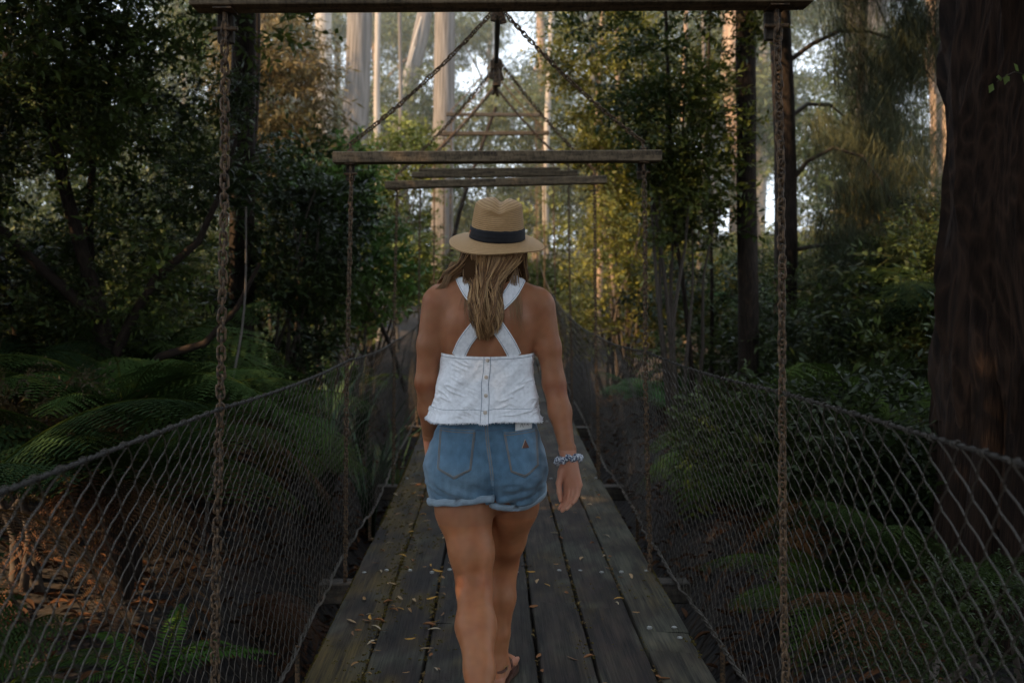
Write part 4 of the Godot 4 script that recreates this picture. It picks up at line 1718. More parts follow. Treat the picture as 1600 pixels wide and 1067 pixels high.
func hair(o: Node3D) -> void:
	var b := MB.new()
	var base := func(p: Vector3) -> float:
		var q := p - Vector3(0.010, 1.545, -0.012)
		var d := (Vector3(q.x / 0.092, q.y / 0.115, q.z / 0.108).length() - 1.0) * 0.092
		d = smin(d, cap1(Vector3(p.x * 0.5 + 0.0, p.y, p.z), Vector3(0.002, 1.50, 0.035), Vector3(-0.006, 1.42, 0.045), 0.052, 0.042), 0.03)
		for e in [-1.0, 1.0]:
			d = smin(d, cap1(p, Vector3(0.008 + 0.068 * e, 1.495, 0.015), Vector3(-0.004 + 0.098 * e, 1.428, 0.012), 0.032, 0.020), 0.02)
		d = maxf(d, -(p.z + 0.05))
		d = maxf(d, p.y - 1.520 + 0.24 * p.z)
		d = smin(d, cap1(Vector3(p.x * 0.75 - 0.005, p.y, p.z), Vector3(-0.016, 1.42, 0.045), Vector3(-0.020, 1.36, 0.084), 0.038, 0.026), 0.03)
		d = smin(d, cap1(Vector3(p.x * 0.75 - 0.005, p.y, p.z), Vector3(-0.020, 1.36, 0.084), Vector3(-0.020, 1.25, 0.106), 0.026, 0.015), 0.02)
		return d
	var ub := MB.new()
	surf(base, Vector3(-0.12, 1.20, -0.08), Vector3(0.13, 1.68, 0.16), 0.007, ub, func(p: Vector3) -> Color: return Color(0.06, 0.032, 0.016))
	var under := vcol(1.0)
	under.metallic_specular = 0.05
	part("under_hair", ub.mesh(false), under, o)
	# the long fall of hair down the back, in wavy locks
	for i in 1050:
		var u := rf(-1, 1)
		u = signf(u) * pow(absf(u), 0.85)
		var layer := rng.randf()
		var yend := 1.205 + 0.04 * u * u + absf(rng.randfn(0.0, 0.026))
		if rng.randf() < 0.25:
			yend += rf(0.0, 0.12)
		var ph := rf(0, TAU)
		var lock := floorf(u * 4.5)
		var amp := 0.008 + 0.005 * rng.randf()
		var pts: Array = []
		var y0 := rf(1.462, 1.498)
		for k in 9:
			var t := k / 8.0
			var y := lerpf(y0, yend, t)
			var half := lerpf(0.106, 0.046, sstep(1.485, 1.375, y)) * (1.0 - 0.45 * sstep(1.27, 1.20, y))
			var x := lerpf(0.004, -0.0205, sstep(1.50, 1.38, y)) + u * half
			x += (amp * sin(t * 8.5 + lock * 1.7 + ph * 0.25) + 0.003 * sin(t * 17.0 + ph)) * sstep(0.25, 0.6, t)
			var zz := 0.0
			var head := 1.0 - clampf((x - 0.010) / 0.108, -1.0, 1.0) ** 2
			var zh := -0.008 + 0.116 * sqrt(maxf(head, 0.0))
			var zb := bz(x, y) + 0.012
			zz = lerpf(zh, zb, sstep(1.47, 1.38, y)) if y > 1.38 else zb
			zz += 0.030 * layer * (1.0 - u * u * 0.8) * sstep(0.1, 0.35, t) * (1.0 - 0.35 * sstep(0.8, 1.0, t)) + 0.004 * sin(lock * 2.1 + t * 5.0)
			pts.append(Vector3(x, y, zz))
		var c := hair_col(u)
		if fposmod(lock, 3.0) < 1.0:
			c = c.lerp(Color(0.40, 0.255, 0.125), 0.4)
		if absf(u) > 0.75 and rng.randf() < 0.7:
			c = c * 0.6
		if rng.randf() < 0.16:
			strand(b, pts, rf(0.0026, 0.0036), Color(0.58, 0.36, 0.17) * rf(0.75, 1.1), 20)
		else:
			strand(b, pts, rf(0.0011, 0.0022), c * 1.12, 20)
	# hair swept forward over the shoulders
	for i in 460:
		var s := -1.0 if i < 260 else 1.0
		var u := rng.randf()
		var f := rng.randf()
		var top := Vector3(0.010 + s * lerpf(0.045, 0.104, u), rf(1.475, 1.50), lerpf(0.07, -0.03, f))
		var pts: Array = []
		if s < 0.0:
			pts = [top, Vector3(-0.060 - 0.050 * u, 1.450, lerpf(0.062, -0.02, f)), Vector3(-0.095 - 0.06 * u, 1.422 + rf(-0.006, 0.004), lerpf(0.042, -0.04, f)), Vector3(-0.160 - 0.02 * u, 1.392 + rf(-0.008, 0.008), lerpf(0.01, -0.065, f)), Vector3(-0.172 - 0.02 * u, 1.33, lerpf(-0.05, -0.09, f)), Vector3(-0.165, 1.24, -0.115)]
		else:
			pts = [top, Vector3(0.066 + 0.044 * u, 1.452, lerpf(0.045, -0.02, f)), Vector3(0.078 + 0.040 * u, 1.415, lerpf(0.035, -0.03, f)), Vector3(0.115, 1.385, lerpf(-0.02, -0.06, f)), Vector3(0.118, 1.32, -0.10), Vector3(0.11, 1.23, -0.125)]
		for k in range(1, 6):
			pts[k] += Vector3(rf(-1, 1), rf(-1, 1), rf(-1, 1)) * 0.004
		var c := hair_col(u)
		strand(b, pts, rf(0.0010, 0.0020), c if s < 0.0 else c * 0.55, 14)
	# stray wisps over the bare shoulders
	for i in 110:
		var w := rng.randf()
		var kind := i % 3
		var x0 := 0.0
		var x1 := 0.0
		var y1 := 0.0
		if kind == 0:
			x0 = rf(0.055, 0.085)
			x1 = x0 + rf(-0.005, 0.03)
			y1 = rf(1.215, 1.30)
		elif kind == 1:
			x0 = -rf(0.07, 0.095)
			x1 = x0 + rf(-0.02, 0.03)
			y1 = rf(1.25, 1.33)
		else:
			x0 = -rf(0.125, 0.15)
			x1 = -rf(0.21, 0.245)
			y1 = rf(1.285, 1.34)
		var pts: Array = [Vector3(x0 * 0.9, 1.46, 0.04 if kind < 2 else 0.02), Vector3(x0, 1.43, 0.06 if kind < 2 else 0.03)]
		for k in 6:
			var t := (k + 1) / 6.0
			var y := lerpf(1.405, y1, t)
			var x := lerpf(x0, x1, t) + 0.006 * sin(t * 6.0 + w * 6.0) * t
			pts.append(Vector3(x, y, bz(x, y) + 0.004 if kind < 2 else lerpf(0.055, 0.02, t)))
		strand(b, pts, 0.0008, Color(0.36, 0.22, 0.11) * rf(0.5, 1.1), 16)
	part("hair", b.mesh(false), M.hair, o)


func scrunchie(o: Node3D) -> void:
	var b := MB.new()
	var c := Vector3(0.2425, 0.829, 0.083)
	var ax := Vector3(0.15, -1, 0.25).normalized()
	var ex := ax.cross(Vector3(0, 0, 1)).normalized()
	var ez := ex.cross(ax)
	var m := 160
	var k := 20
	for i in m:
		var a := TAU * i / m
		var pleat := sin(a * 15.0 + 1.3 * sin(a * 4.0)) * 0.5 + 0.5
		var dir := ex * cos(a) + ez * sin(a)
		for j in k:
			var q := TAU * j / k
			var r := 0.0105 + 0.0035 * pleat + 0.0022 * ns(a * 5.0, q * 2.0, 4.0)
			var p := c + dir * (0.0335 + r * cos(q) + 0.002 * sin(a * 9.0)) + ax * (r * 0.85 * sin(q) + 0.0035 * sin(a * 7.0 + 0.5))
			var pt := ns(p.x * 130.0, p.y * 130.0, p.z * 130.0) + 0.5 * ns(p.x * 260.0, p.y * 260.0, p.z * 260.0)
			var col := Color(0.05, 0.065, 0.11) if pt < -0.02 else Color(0.55, 0.57, 0.60)
			b.add(p, Vector3.UP, Vector2.ZERO, col)
	b.grid(0, m, k, true)
	for j in k:
		b.quad((m - 1) * k + j, (m - 1) * k + (j + 1) % k, (j + 1) % k, j)
	b.smooth()
	for i in m:
		var a := TAU * i / m
		var ctr := c + (ex * cos(a) + ez * sin(a)) * 0.0335
		for j in k:
			if b.n[i * k + j].dot(b.v[i * k + j] - ctr) < 0.0:
				b.n[i * k + j] = -b.n[i * k + j]
	part("scrunchie", b.mesh(), vcol(0.9), o)


func sandal(o: Node3D, s: int) -> void:
	# s = 1: the foot that is flat on the deck; -1: the trailing foot, heel raised
	var root := Node3D.new()
	root.name = "sandal" if s > 0 else "sandal_001"
	o.add_child(root)
	var heel := Vector3(0.013, 0.0, -0.118) if s > 0 else Vector3(-0.033, 0.092, 0.408)
	var ball := Vector3(0.053, 0.0, -0.33) if s > 0 else Vector3(-0.040, 0.0, 0.265)
	var toe := Vector3(0.068, 0.0, -0.405) if s > 0 else Vector3(-0.042, 0.0, 0.19)
	var b := MB.new()
	var wid := [0.018, 0.030, 0.033, 0.031, 0.029, 0.032, 0.038, 0.043, 0.044, 0.040, 0.030, 0.014]
	var nrow := 12
	for lay in 4:
		var yy: float = [0.001, 0.004, 0.015, 0.018][lay]
		var gr: float = [-0.003, 0.0, 0.0, -0.002][lay]
		for i in nrow:
			var t := i / 11.0
			var p := heel.lerp(ball, t / 0.74) if t < 0.74 else ball.lerp(toe, (t - 0.74) / 0.26)
			var f := (ball - heel).normalized()
			var sd := f.cross(Vector3.UP).normalized()
			if t < 0.05:
				p -= f * 0.012
			for k in 5:
				var w: float = (k - 2) / 2.0
				b.add(p + sd * w * (wid[i] + gr) + Vector3(0, yy, 0), Vector3.UP if lay > 1 else Vector3.DOWN)
	for lay in [0, 3]:
		b.grid(lay * nrow * 5, nrow, 5, false)
	for lay in 3:
		for e in [0, 4]:
			var sb := b.v.size()
			for l2 in [lay, lay + 1]:
				for i in nrow:
					var p := b.v[l2 * nrow * 5 + i * 5 + e]
					var nn := (p - b.v[l2 * nrow * 5 + i * 5 + 2])
					nn.y = 0.0
					b.add(p, nn.normalized())
			b.grid(sb, 2, nrow, false)
		for i in [0, nrow - 1]:
			var sb := b.v.size()
			for l2 in [lay, lay + 1]:
				for k in 5:
					b.add(b.v[l2 * nrow * 5 + i * 5 + k], (heel - ball).normalized() * (1.0 if i == 0 else -1.0))
			b.grid(sb, 2, 5, false)
	part("sole", b.mesh(), std(lin(0.085, 0.035, 0.018), 0.7), root)
	# leather straps across the forefoot and round the ankle
	var spans := []
	var f := (ball - heel).normalized()
	var sd := f.cross(Vector3.UP).normalized()
	var at := func(t: float, w: float, h: float) -> Vector3:
		return heel.lerp(ball, t) + sd * w + Vector3(0, h, 0)
	for q in [[1.10, 0.98, 0.040], [1.02, 0.88, 0.044], [0.94, 0.80, 0.050], [0.84, 0.70, 0.056], [0.72, 0.60, 0.066]]:
		spans.append([at.call(q[0], -0.040, 0.014), at.call((q[0] * 0.6 + q[1] * 0.4), -0.022, q[2] + 0.010), at.call((q[0] + q[1]) * 0.5, 0.0, q[2] + 0.021), at.call(q[0] * 0.4 + q[1] * 0.6, 0.024, q[2] + 0.010), at.call(q[1], 0.040, 0.014)])
	var sb2 := MB.new()
	for sp in spans:
		strand(sb2, sp, 0.0042, Color.WHITE, 14, 6)
	if s > 0:
		var ring: Array = []
		for i in 13:
			var a := TAU * i / 12.0
			ring.append(Vector3(0.016 + 0.036 * sin(a), 0.086 - 0.010 * cos(a), -0.150 + 0.040 * cos(a)))
		strand(sb2, ring, 0.005, Color.WHITE, 30, 6)
	part("strap", sb2.mesh(), M.leather, root)
	if s > 0:
		var bk := MB.new()
		for e in 4:
			var c := [Vector3(-1, -1, 0), Vector3(1, -1, 0), Vector3(1, 1, 0), Vector3(-1, 1, 0)]
			bk.tube(PackedVector3Array([c[e] * 0.007, c[(e + 1) % 4] * 0.007]), PackedFloat32Array([0.0012]), 5)
		part("buckle", bk.mesh(), M.brass, root, Transform3D(Basis(Vector3.UP, 0.6), Vector3(0.047, 0.085, -0.128)))


func phone() -> void:
	var z := back_z(shorts_d, 0.100, 0.925) + 0.0095
	var o := thing("phone", "white patterned phone sticking out of the back pocket of the denim shorts", "phone", Vector3(0.100, 0.930, PZ + z))
	o.rotation = Vector3(0.05, atan2(back_z(shorts_d, 0.070, 0.925) - back_z(shorts_d, 0.130, 0.925), 0.06), 0.04)
	var b := MB.new()
	b.box(Vector3(0.066, 0.054, 0.0075), 0.003)
	part("case", b.mesh(), M.phone_white, o)
	var k := MB.new()
	for p in [Vector3(-0.012, 0.0235, 0.0040), Vector3(0.0, 0.0235, 0.0040)]:
		k.box(Vector3(0.012, 0.006, 0.0012), 0.0004, Transform3D(Basis(), p + Vector3(0.006, 0, 0)))
	part("camera_window", k.mesh(), M.ink, o)
	var inkb := MB.new()
	var zz := 0.0039
	for l in [[-0.016, 0.006, -0.010, 0.018], [-0.010, 0.018, -0.004, 0.004], [-0.004, 0.022, 0.002, 0.010], [0.010, 0.009, 0.013, 0.014], [0.013, 0.014, 0.016, 0.008], [-0.025, 0.020, -0.022, 0.024], [0.020, 0.018, 0.026, 0.021]]:
		inkb.tube(PackedVector3Array([Vector3(l[0], l[1], zz), Vector3(l[2], l[3], zz)]), PackedFloat32Array([0.0007]), 4)
	part("case_print", inkb.mesh(), M.ink, o)


# ------------------------------------------------------------------ plants
func blade(b: MB, p: Vector3, dir: Vector3, up: Vector3, ln: float, w: float, fold: float, col: Color, bend := 0.0) -> void:
	var s := dir.cross(up).normalized()
	var u := s.cross(dir).normalized()
	var m := p + dir * ln * 0.42 + u * fold * w
	var tip := p + dir * ln - u * (bend * ln)
	var l := p + dir * ln * 0.45 + s * w * 0.5
	var r := p + dir * ln * 0.45 - s * w * 0.5
	var k := b.v.size()
	var n1 := (u - s * 0.35).normalized()
	var n2 := (u + s * 0.35).normalized()
	b.add(p, u, Vector2.ZERO, col)
	b.add(l, n2, Vector2.ZERO, col)
	b.add(tip, u, Vector2.ZERO, col)
	b.add(r, n1, Vector2.ZERO, col)
	b.add(m - u * fold * w * 2.0, u, Vector2.ZERO, col)
	b.tri(k, k + 1, k + 4)
	b.tri(k + 1, k + 2, k + 4)
	b.tri(k, k + 4, k + 3)
	b.tri(k + 4, k + 2, k + 3)


func rdir() -> Vector3:
	var y := rf(-1, 1)
	var a := rf(0, TAU)
	var r := sqrt(1.0 - y * y)
	return Vector3(cos(a) * r, y, sin(a) * r)


func spray(kind: String) -> ArrayMesh:
	var b := MB.new()
	var shade := func() -> Color:
		var k := rf(0.75, 1.25)
		return Color(k, k, k * rf(0.85, 1.1))
	var wood := Color(0.7, 0.55, 0.5)
	match kind:
		"gum":
			for t in 3:
				var d := (Vector3(1, 0.15, 0).rotated(Vector3.UP, rf(-1.1, 1.1)) + Vector3(0, rf(-0.3, 0.4), 0)).normalized()
				b.tube(PackedVector3Array([Vector3.ZERO, d * 0.2, d * 0.36 - Vector3(0, 0.05, 0)]), PackedFloat32Array([0.003, 0.002, 0.001]), 3, wood, false)
				for i in 7:
					var p := d * lerpf(0.07, 0.36, i / 6.0) - Vector3(0, 0.05 * (i / 6.0) ** 2, 0)
					var ld := (rdir() * 0.8 + Vector3(0, -0.75, 0) + d * 0.5).normalized()
					blade(b, p, ld, rdir(), rf(0.07, 0.13), rf(0.016, 0.024), 0.15, shade.call(), 0.12)
		"broad":
			for t in 4:
				var d := (Vector3(1, 0.2, 0).rotated(Vector3.UP, rf(-1.3, 1.3)) + Vector3(0, rf(-0.4, 0.5), 0)).normalized()
				b.tube(PackedVector3Array([Vector3.ZERO, d * 0.13, d * 0.24]), PackedFloat32Array([0.0025, 0.002, 0.001]), 3, wood, false)
				for i in 7:
					var p := d * lerpf(0.05, 0.24, i / 6.0)
					var ld := (rdir() + d * 0.9 + Vector3(0, -0.1, 0)).normalized()
					blade(b, p, ld, (Vector3.UP + rdir() * 0.6).normalized(), rf(0.04, 0.075), rf(0.02, 0.034), 0.12, shade.call(), 0.1)
		"fine":
			for t in 6:
				var d := (Vector3(1, 0.1, 0).rotated(Vector3.UP, rf(-1.5, 1.5)) + Vector3(0, rf(-0.6, 0.6), 0)).normalized()
				b.tube(PackedVector3Array([Vector3.ZERO, d * 0.2]), PackedFloat32Array([0.002, 0.0008]), 3, wood, false)
				for i in 9:
					var p := d * lerpf(0.03, 0.2, i / 8.0)
					var ld := (rdir() + d * 0.7).normalized()
					blade(b, p, ld, rdir(), rf(0.02, 0.036), rf(0.009, 0.015), 0.1, shade.call())
		"needle":
			for t in 26:
				var p := rdir() * Vector3(0.12, 0.04, 0.12)
				var d := (Vector3(0, -1, 0) + rdir() * 0.35).normalized()
				var ln := rf(0.18, 0.42)
				var s := d.cross(rdir()).normalized() * 0.0022
				b.flat([p - s, p + s, p + d * ln + rdir() * 0.03], shade.call())
		"strap":
			for t in 26:
				var a := rf(0, TAU)
				var ln := rf(0.6, 1.15)
				var out := rf(0.25, 0.75)
				var d := Vector3(cos(a), 0, sin(a))
				var s := Vector3(-d.z, 0, d.x)
				var w := rf(0.012, 0.02)
				var col: Color = shade.call()
				var base := b.v.size()
				for i in 7:
					var q := i / 6.0
					var p := d * (out * ln * q * q + 0.03) + Vector3(0, ln * (q * 1.05 - 0.55 * out * q * q * q), 0)
					var ww := w * (1.0 - q * q * 0.9)
					b.add(p - s * ww, (Vector3.UP + d * -0.5).normalized(), Vector2.ZERO, col)
					b.add(p + Vector3(0, -ww * 0.5, 0), Vector3.UP, Vector2.ZERO, col)
					b.add(p + s * ww, (Vector3.UP + d * -0.5).normalized(), Vector2.ZERO, col)
				b.grid(base, 7, 3, false)
	return b.mesh()


func frond_mesh(pairs: int, fine: bool, droop: float, width: float) -> ArrayMesh:
	# a frond one metre long that leaves the crown along +x
	var b := MB.new()
	var path := PackedVector3Array()
	var rr := PackedFloat32Array()
	var at := func(t: float) -> Vector3:
		return Vector3(t * (1.0 - 0.12 * t), 0.62 * t - droop * t * t, 0.03 * sin(t * 3.0))
	for i in 15:
		var t := i / 14.0
		path.append(at.call(t))
		rr.append(lerpf(0.008, 0.0012, t))
	b.tube(path, rr, 5, Color(0.75, 0.62, 0.35), false)
	for i in pairs:
		var t := 0.14 + 0.86 * i / float(pairs)
		var p: Vector3 = at.call(t)
		var fw: Vector3 = (at.call(t + 0.02) - p).normalized()
		var ln := width * pow(sin(PI * clampf(0.12 + 0.86 * pow(t, 0.75), 0.0, 1.0)), 0.8) * rf(0.88, 1.08)
		for s in [-1.0, 1.0]:
			var side := Vector3(0, 0, s)
			var d := (side + fw * 0.45 + Vector3(0, -0.15 + rf(-0.1, 0.08), 0)).normalized()
			var up := Vector3(0, 1, 0)
			var k := rf(0.8, 1.2)
			var col := Color(k, k, k * 0.95)
			if not fine:
				blade(b, p, d, up, ln, 0.022, 0.15, col, 0.15)
				continue
			var n := 11
			var sp := ln / n
			for j in n:
				var q := (j + 0.3) / n
				var pp: Vector3 = p + d * ln * q - Vector3(0, ln * 0.22 * q * q, 0)
				var pl := sp * 1.9 * (1.0 - q * 0.75) + 0.004
				for s2 in [-1.0, 1.0]:
					var d2: Vector3 = (fw * s2 + d * 0.55 + Vector3(0, rf(-0.15, 0.02), 0)).normalized()
					var w2: Vector3 = d * sp * 0.36
					b.flat([pp - w2, pp + w2, pp + d2 * pl + w2 * 0.5, pp + d2 * pl - w2 * 0.3], col * rf(0.85, 1.15))
			b.flat([p - fw * 0.0012, p + fw * 0.0012, p + d * ln - Vector3(0, ln * 0.22, 0)], Color(0.8, 0.7, 0.4))
	# face normals upward so that light falls on them evenly
	for i in b.n.size():
		if b.n[i].y < 0.0 and i >= 15 * 6:
			b.n[i] = -b.n[i]
	return b.mesh()


func tinted(src: ArrayMesh, col: Color) -> ArrayMesh:
	var a := src.surface_get_arrays(0)
	var c: PackedColorArray = a[Mesh.ARRAY_COLOR]
	for i in c.size():
		c[i] = Color(c[i].r * col.r, c[i].g * col.g, c[i].b * col.b)
	a[Mesh.ARRAY_COLOR] = c
	var m := ArrayMesh.new()
	m.add_surface_from_arrays(Mesh.PRIMITIVE_TRIANGLES, a)
	return m


# gaps cut in the crowns to aim sun flecks: where, how wide, how open
const FLECKS := [[Vector3(-0.13, 0.60, -3.2), 0.27, 0.9], [Vector3(-0.14, 0.99, -3.15), 0.2, 0.85], [Vector3(0.50, 0.0, -6.3), 0.42, 0.8], [Vector3(2.20, 0.75, -4.22), 0.55, 0.97], [Vector3(1.95, 0.25, -5.6), 0.5, 0.85], [Vector3(-0.72, 2.02, -4.86), 0.30, 0.9], [Vector3(0.76, 0.9, -2.58), 0.28, 0.85], [Vector3(-0.69, 1.6, -4.86), 0.25, 0.7], [Vector3(-0.15, 1.36, -3.2), 0.2, 0.8]]
var to_sun := Vector3(-0.72, 0.62, 0.42).normalized()


func crown(parent: Node3D, called: String, kinds: Array, mat: Material, blobs: Array, size: Vector2, c0: Color, c1: Color, gap := -0.1, freq := 1.6, lifted := false) -> void:
	var where: Array = []
	var cols: Array = []
	for k in kinds:
		where.append([])
		cols.append(PackedColorArray())
	for bl in blobs:
		var ctr: Vector3 = bl[0]
		var rad: Vector3 = bl[1]
		for i in bl[2]:
			var d := rdir()
			var p: Vector3 = ctr + d * rad * pow(rng.randf(), 0.42)
			var skip := false
			for f in FLECKS:
				var q: Vector3 = parent.position + p - f[0]
				var along := q.dot(to_sun)
				if along > 0.5 and (q - to_sun * along).length() < f[1] and rng.randf() < f[2]:
					skip = true
			if skip:
				continue
			var wz: float = -(parent.position.z + p.z)
			if lifted and parent.position.z < 4.0 and (parent.position.y + p.y < 2.3 + 0.36 * maxf(wz, 0.0) or (absf(parent.position.x + p.x) < 1.0 and wz > -1.5)):
				continue   # added shade crowns drop leaves that would hang into view or over the path
			var g := ns(p.x * freq, p.y * freq, p.z * freq) + 0.5 * ns(p.x * freq * 2.7, p.y * freq * 2.7, p.z * freq * 2.7)
			if g < gap:
				continue
			var k := rng.randi() % kinds.size()
			var yaw := atan2(-d.z, d.x) + rf(-0.9, 0.9)
			var bs := Basis.from_euler(Vector3(rf(-0.5, 0.5), yaw, rf(-0.7, 0.4)))
			where[k].append(Transform3D(bs.scaled(Vector3.ONE * rf(size.x, size.y)), p))
			var m := clampf(0.45 + 0.7 * ns(p.x * 0.9 + 30.0, p.y * 0.9, p.z * 0.9) + rf(-0.25, 0.25), 0.0, 1.0)
			cols[k].append(c0.lerp(c1, m))
	for k in kinds.size():
		if where[k].size():
			many(called, kinds[k], mat, where[k], cols[k], parent)


func limb(path: Array, r0: float, r1: float, sides: int, rough := 0.0, vs := 1.0) -> ArrayMesh:
	var cv := Curve3D.new()
	for i in path.size():
		var t: Vector3 = (path[mini(i + 1, path.size() - 1)] - path[maxi(i - 1, 0)]) * 0.16
		cv.add_point(path[i], -t, t)
	var l := cv.get_baked_length()
	var n := maxi(int(l / 0.12), 4)
	if rough <= 0.0:
		n = maxi(int(l / 0.3), 4)
	var pts := PackedVector3Array()
	var rr := PackedFloat32Array()
	for i in n + 1:
		var t := i / float(n)
		pts.append(cv.sample_baked(l * t, true))
		rr.append(lerpf(r0, r1, t))
	var b := MB.new()
	b.tube(pts, rr, sides, Color.WHITE, false, vs)
	if rough > 0.0:
		var o := rf(0, 90)
		for i in b.v.size():
			var k := i % (sides + 1)
			var row := i / (sides + 1)
			var a := TAU * k / sides
			var y := pts[row].y
			var g := noise.get_noise_3d(cos(a) * 1.6 + o, y * 0.5, sin(a) * 1.6) * 0.6 + noise.get_noise_3d(cos(a) * 5.0 + o, y * 1.6, sin(a) * 5.0) * 0.4
			var tint := 1.0 + 0.25 * noise.get_noise_3d(cos(a) + o, y * 0.9, sin(a))
			if sides > 60:
				g += 0.9 * (0.35 - absf(noise.get_noise_3d(cos(a) * 9.0 + o, y * 0.55, sin(a) * 9.0)) * 1.6) + 0.25 * noise.get_noise_3d(cos(a) * 22.0, y * 2.0, sin(a) * 22.0)
			b.v[i] += b.n[i] * g * rough * rr[row]
			b.c[i] = Color(tint, tint, tint)
	return b.mesh()


func tree(called: String, label: String, at: Vector3, pts: Array, r0: float, r1: float, bark: Material, sides := 18, rough := 0.14, grp := "") -> Node3D:
	var o := thing(called, label, "tree", at, grp)
	part("trunk", limb(pts, r0, r1, sides, rough, 0.5), bark, o)
	return o


func stand(x: float, d: float, sink := 0.15) -> Vector3:
	return Vector3(x, ground_y(x, -d) - sink, -d)


func shrub(label: String, at: Vector3, blobs: Array, kinds: Array, size: Vector2, c0: Color, c1: Color, stems := 5, gap := -0.15, cat := "shrub", mat: Material = null) -> Node3D:
	var o := thing("shrub" if cat == "shrub" else "bushy_tree", label, cat, at)
	for i in stems:
		var bl: Array = blobs[i % blobs.size()]
		var e: Vector3 = bl[0] + rdir() * bl[1] * 0.45
		var s := Vector3(rf(-0.12, 0.12), 0, rf(-0.12, 0.12))
		part("stem", limb([s, s.lerp(e, 0.4) + Vector3(rf(-0.15, 0.15), 0.1, rf(-0.15, 0.15)), s.lerp(e, 0.75) + Vector3(rf(-0.1, 0.1), 0.05, 0), e], 0.028, 0.007, 7), M.twig, o)
	crown(o, "foliage", kinds, mat if mat else M.leaf, blobs, size, c0, c1, gap)
	return o


var fronds: Array = []
var brown_fronds: Array = []
var swords: Array = []


func fern(label: String, at: Vector3, count: int, size: float, tint: Color, kind := 0, tilt := 0.0, trunk := 0.0) -> void:
	var o := thing("fern" if trunk == 0.0 else "tree_fern", label, "fern", at, "")
	if trunk > 0.0:
		part("trunk", limb([Vector3(0, -0.4, 0), Vector3(0.02, trunk * 0.5 - 0.2, 0), Vector3(0, trunk, 0)], 0.075, 0.06, 12, 0.3, 0.5), M.bark_dark, o)
	var set_: Array = []
	var src: Array = [fronds, brown_fronds, swords][kind]
	for k in 2:
		set_.append(tinted(src[(k + count) % src.size()], tint * rf(0.85, 1.15)))
	var a0 := rf(0, TAU)
	var old := tinted(brown_fronds[count % 2], Color(0.085, 0.045, 0.02)) if kind == 0 else null
	for i in count:
		var a := a0 + TAU * i / count + rf(-0.25, 0.25)
		var up := tilt + rf(-0.22, 0.25)
		var bs := Basis(Vector3.UP, a) * Basis(Vector3(0, 0, 1), up) * Basis(Vector3(1, 0, 0), rf(-0.3, 0.3))
		if old and i % 5 == 3:
			part("dead_frond", old, M.dead, o, Transform3D((Basis(Vector3.UP, a) * Basis(Vector3(0, 0, 1), up - 0.35)).scaled(Vector3.ONE * size * 0.8), Vector3(0, trunk, 0)))
			continue
		part("frond", set_[i % 2], M.frond if kind != 1 else M.dead, o, Transform3D(bs.scaled(Vector3.ONE * size * rf(0.75, 1.1)), Vector3(0, trunk, 0)))


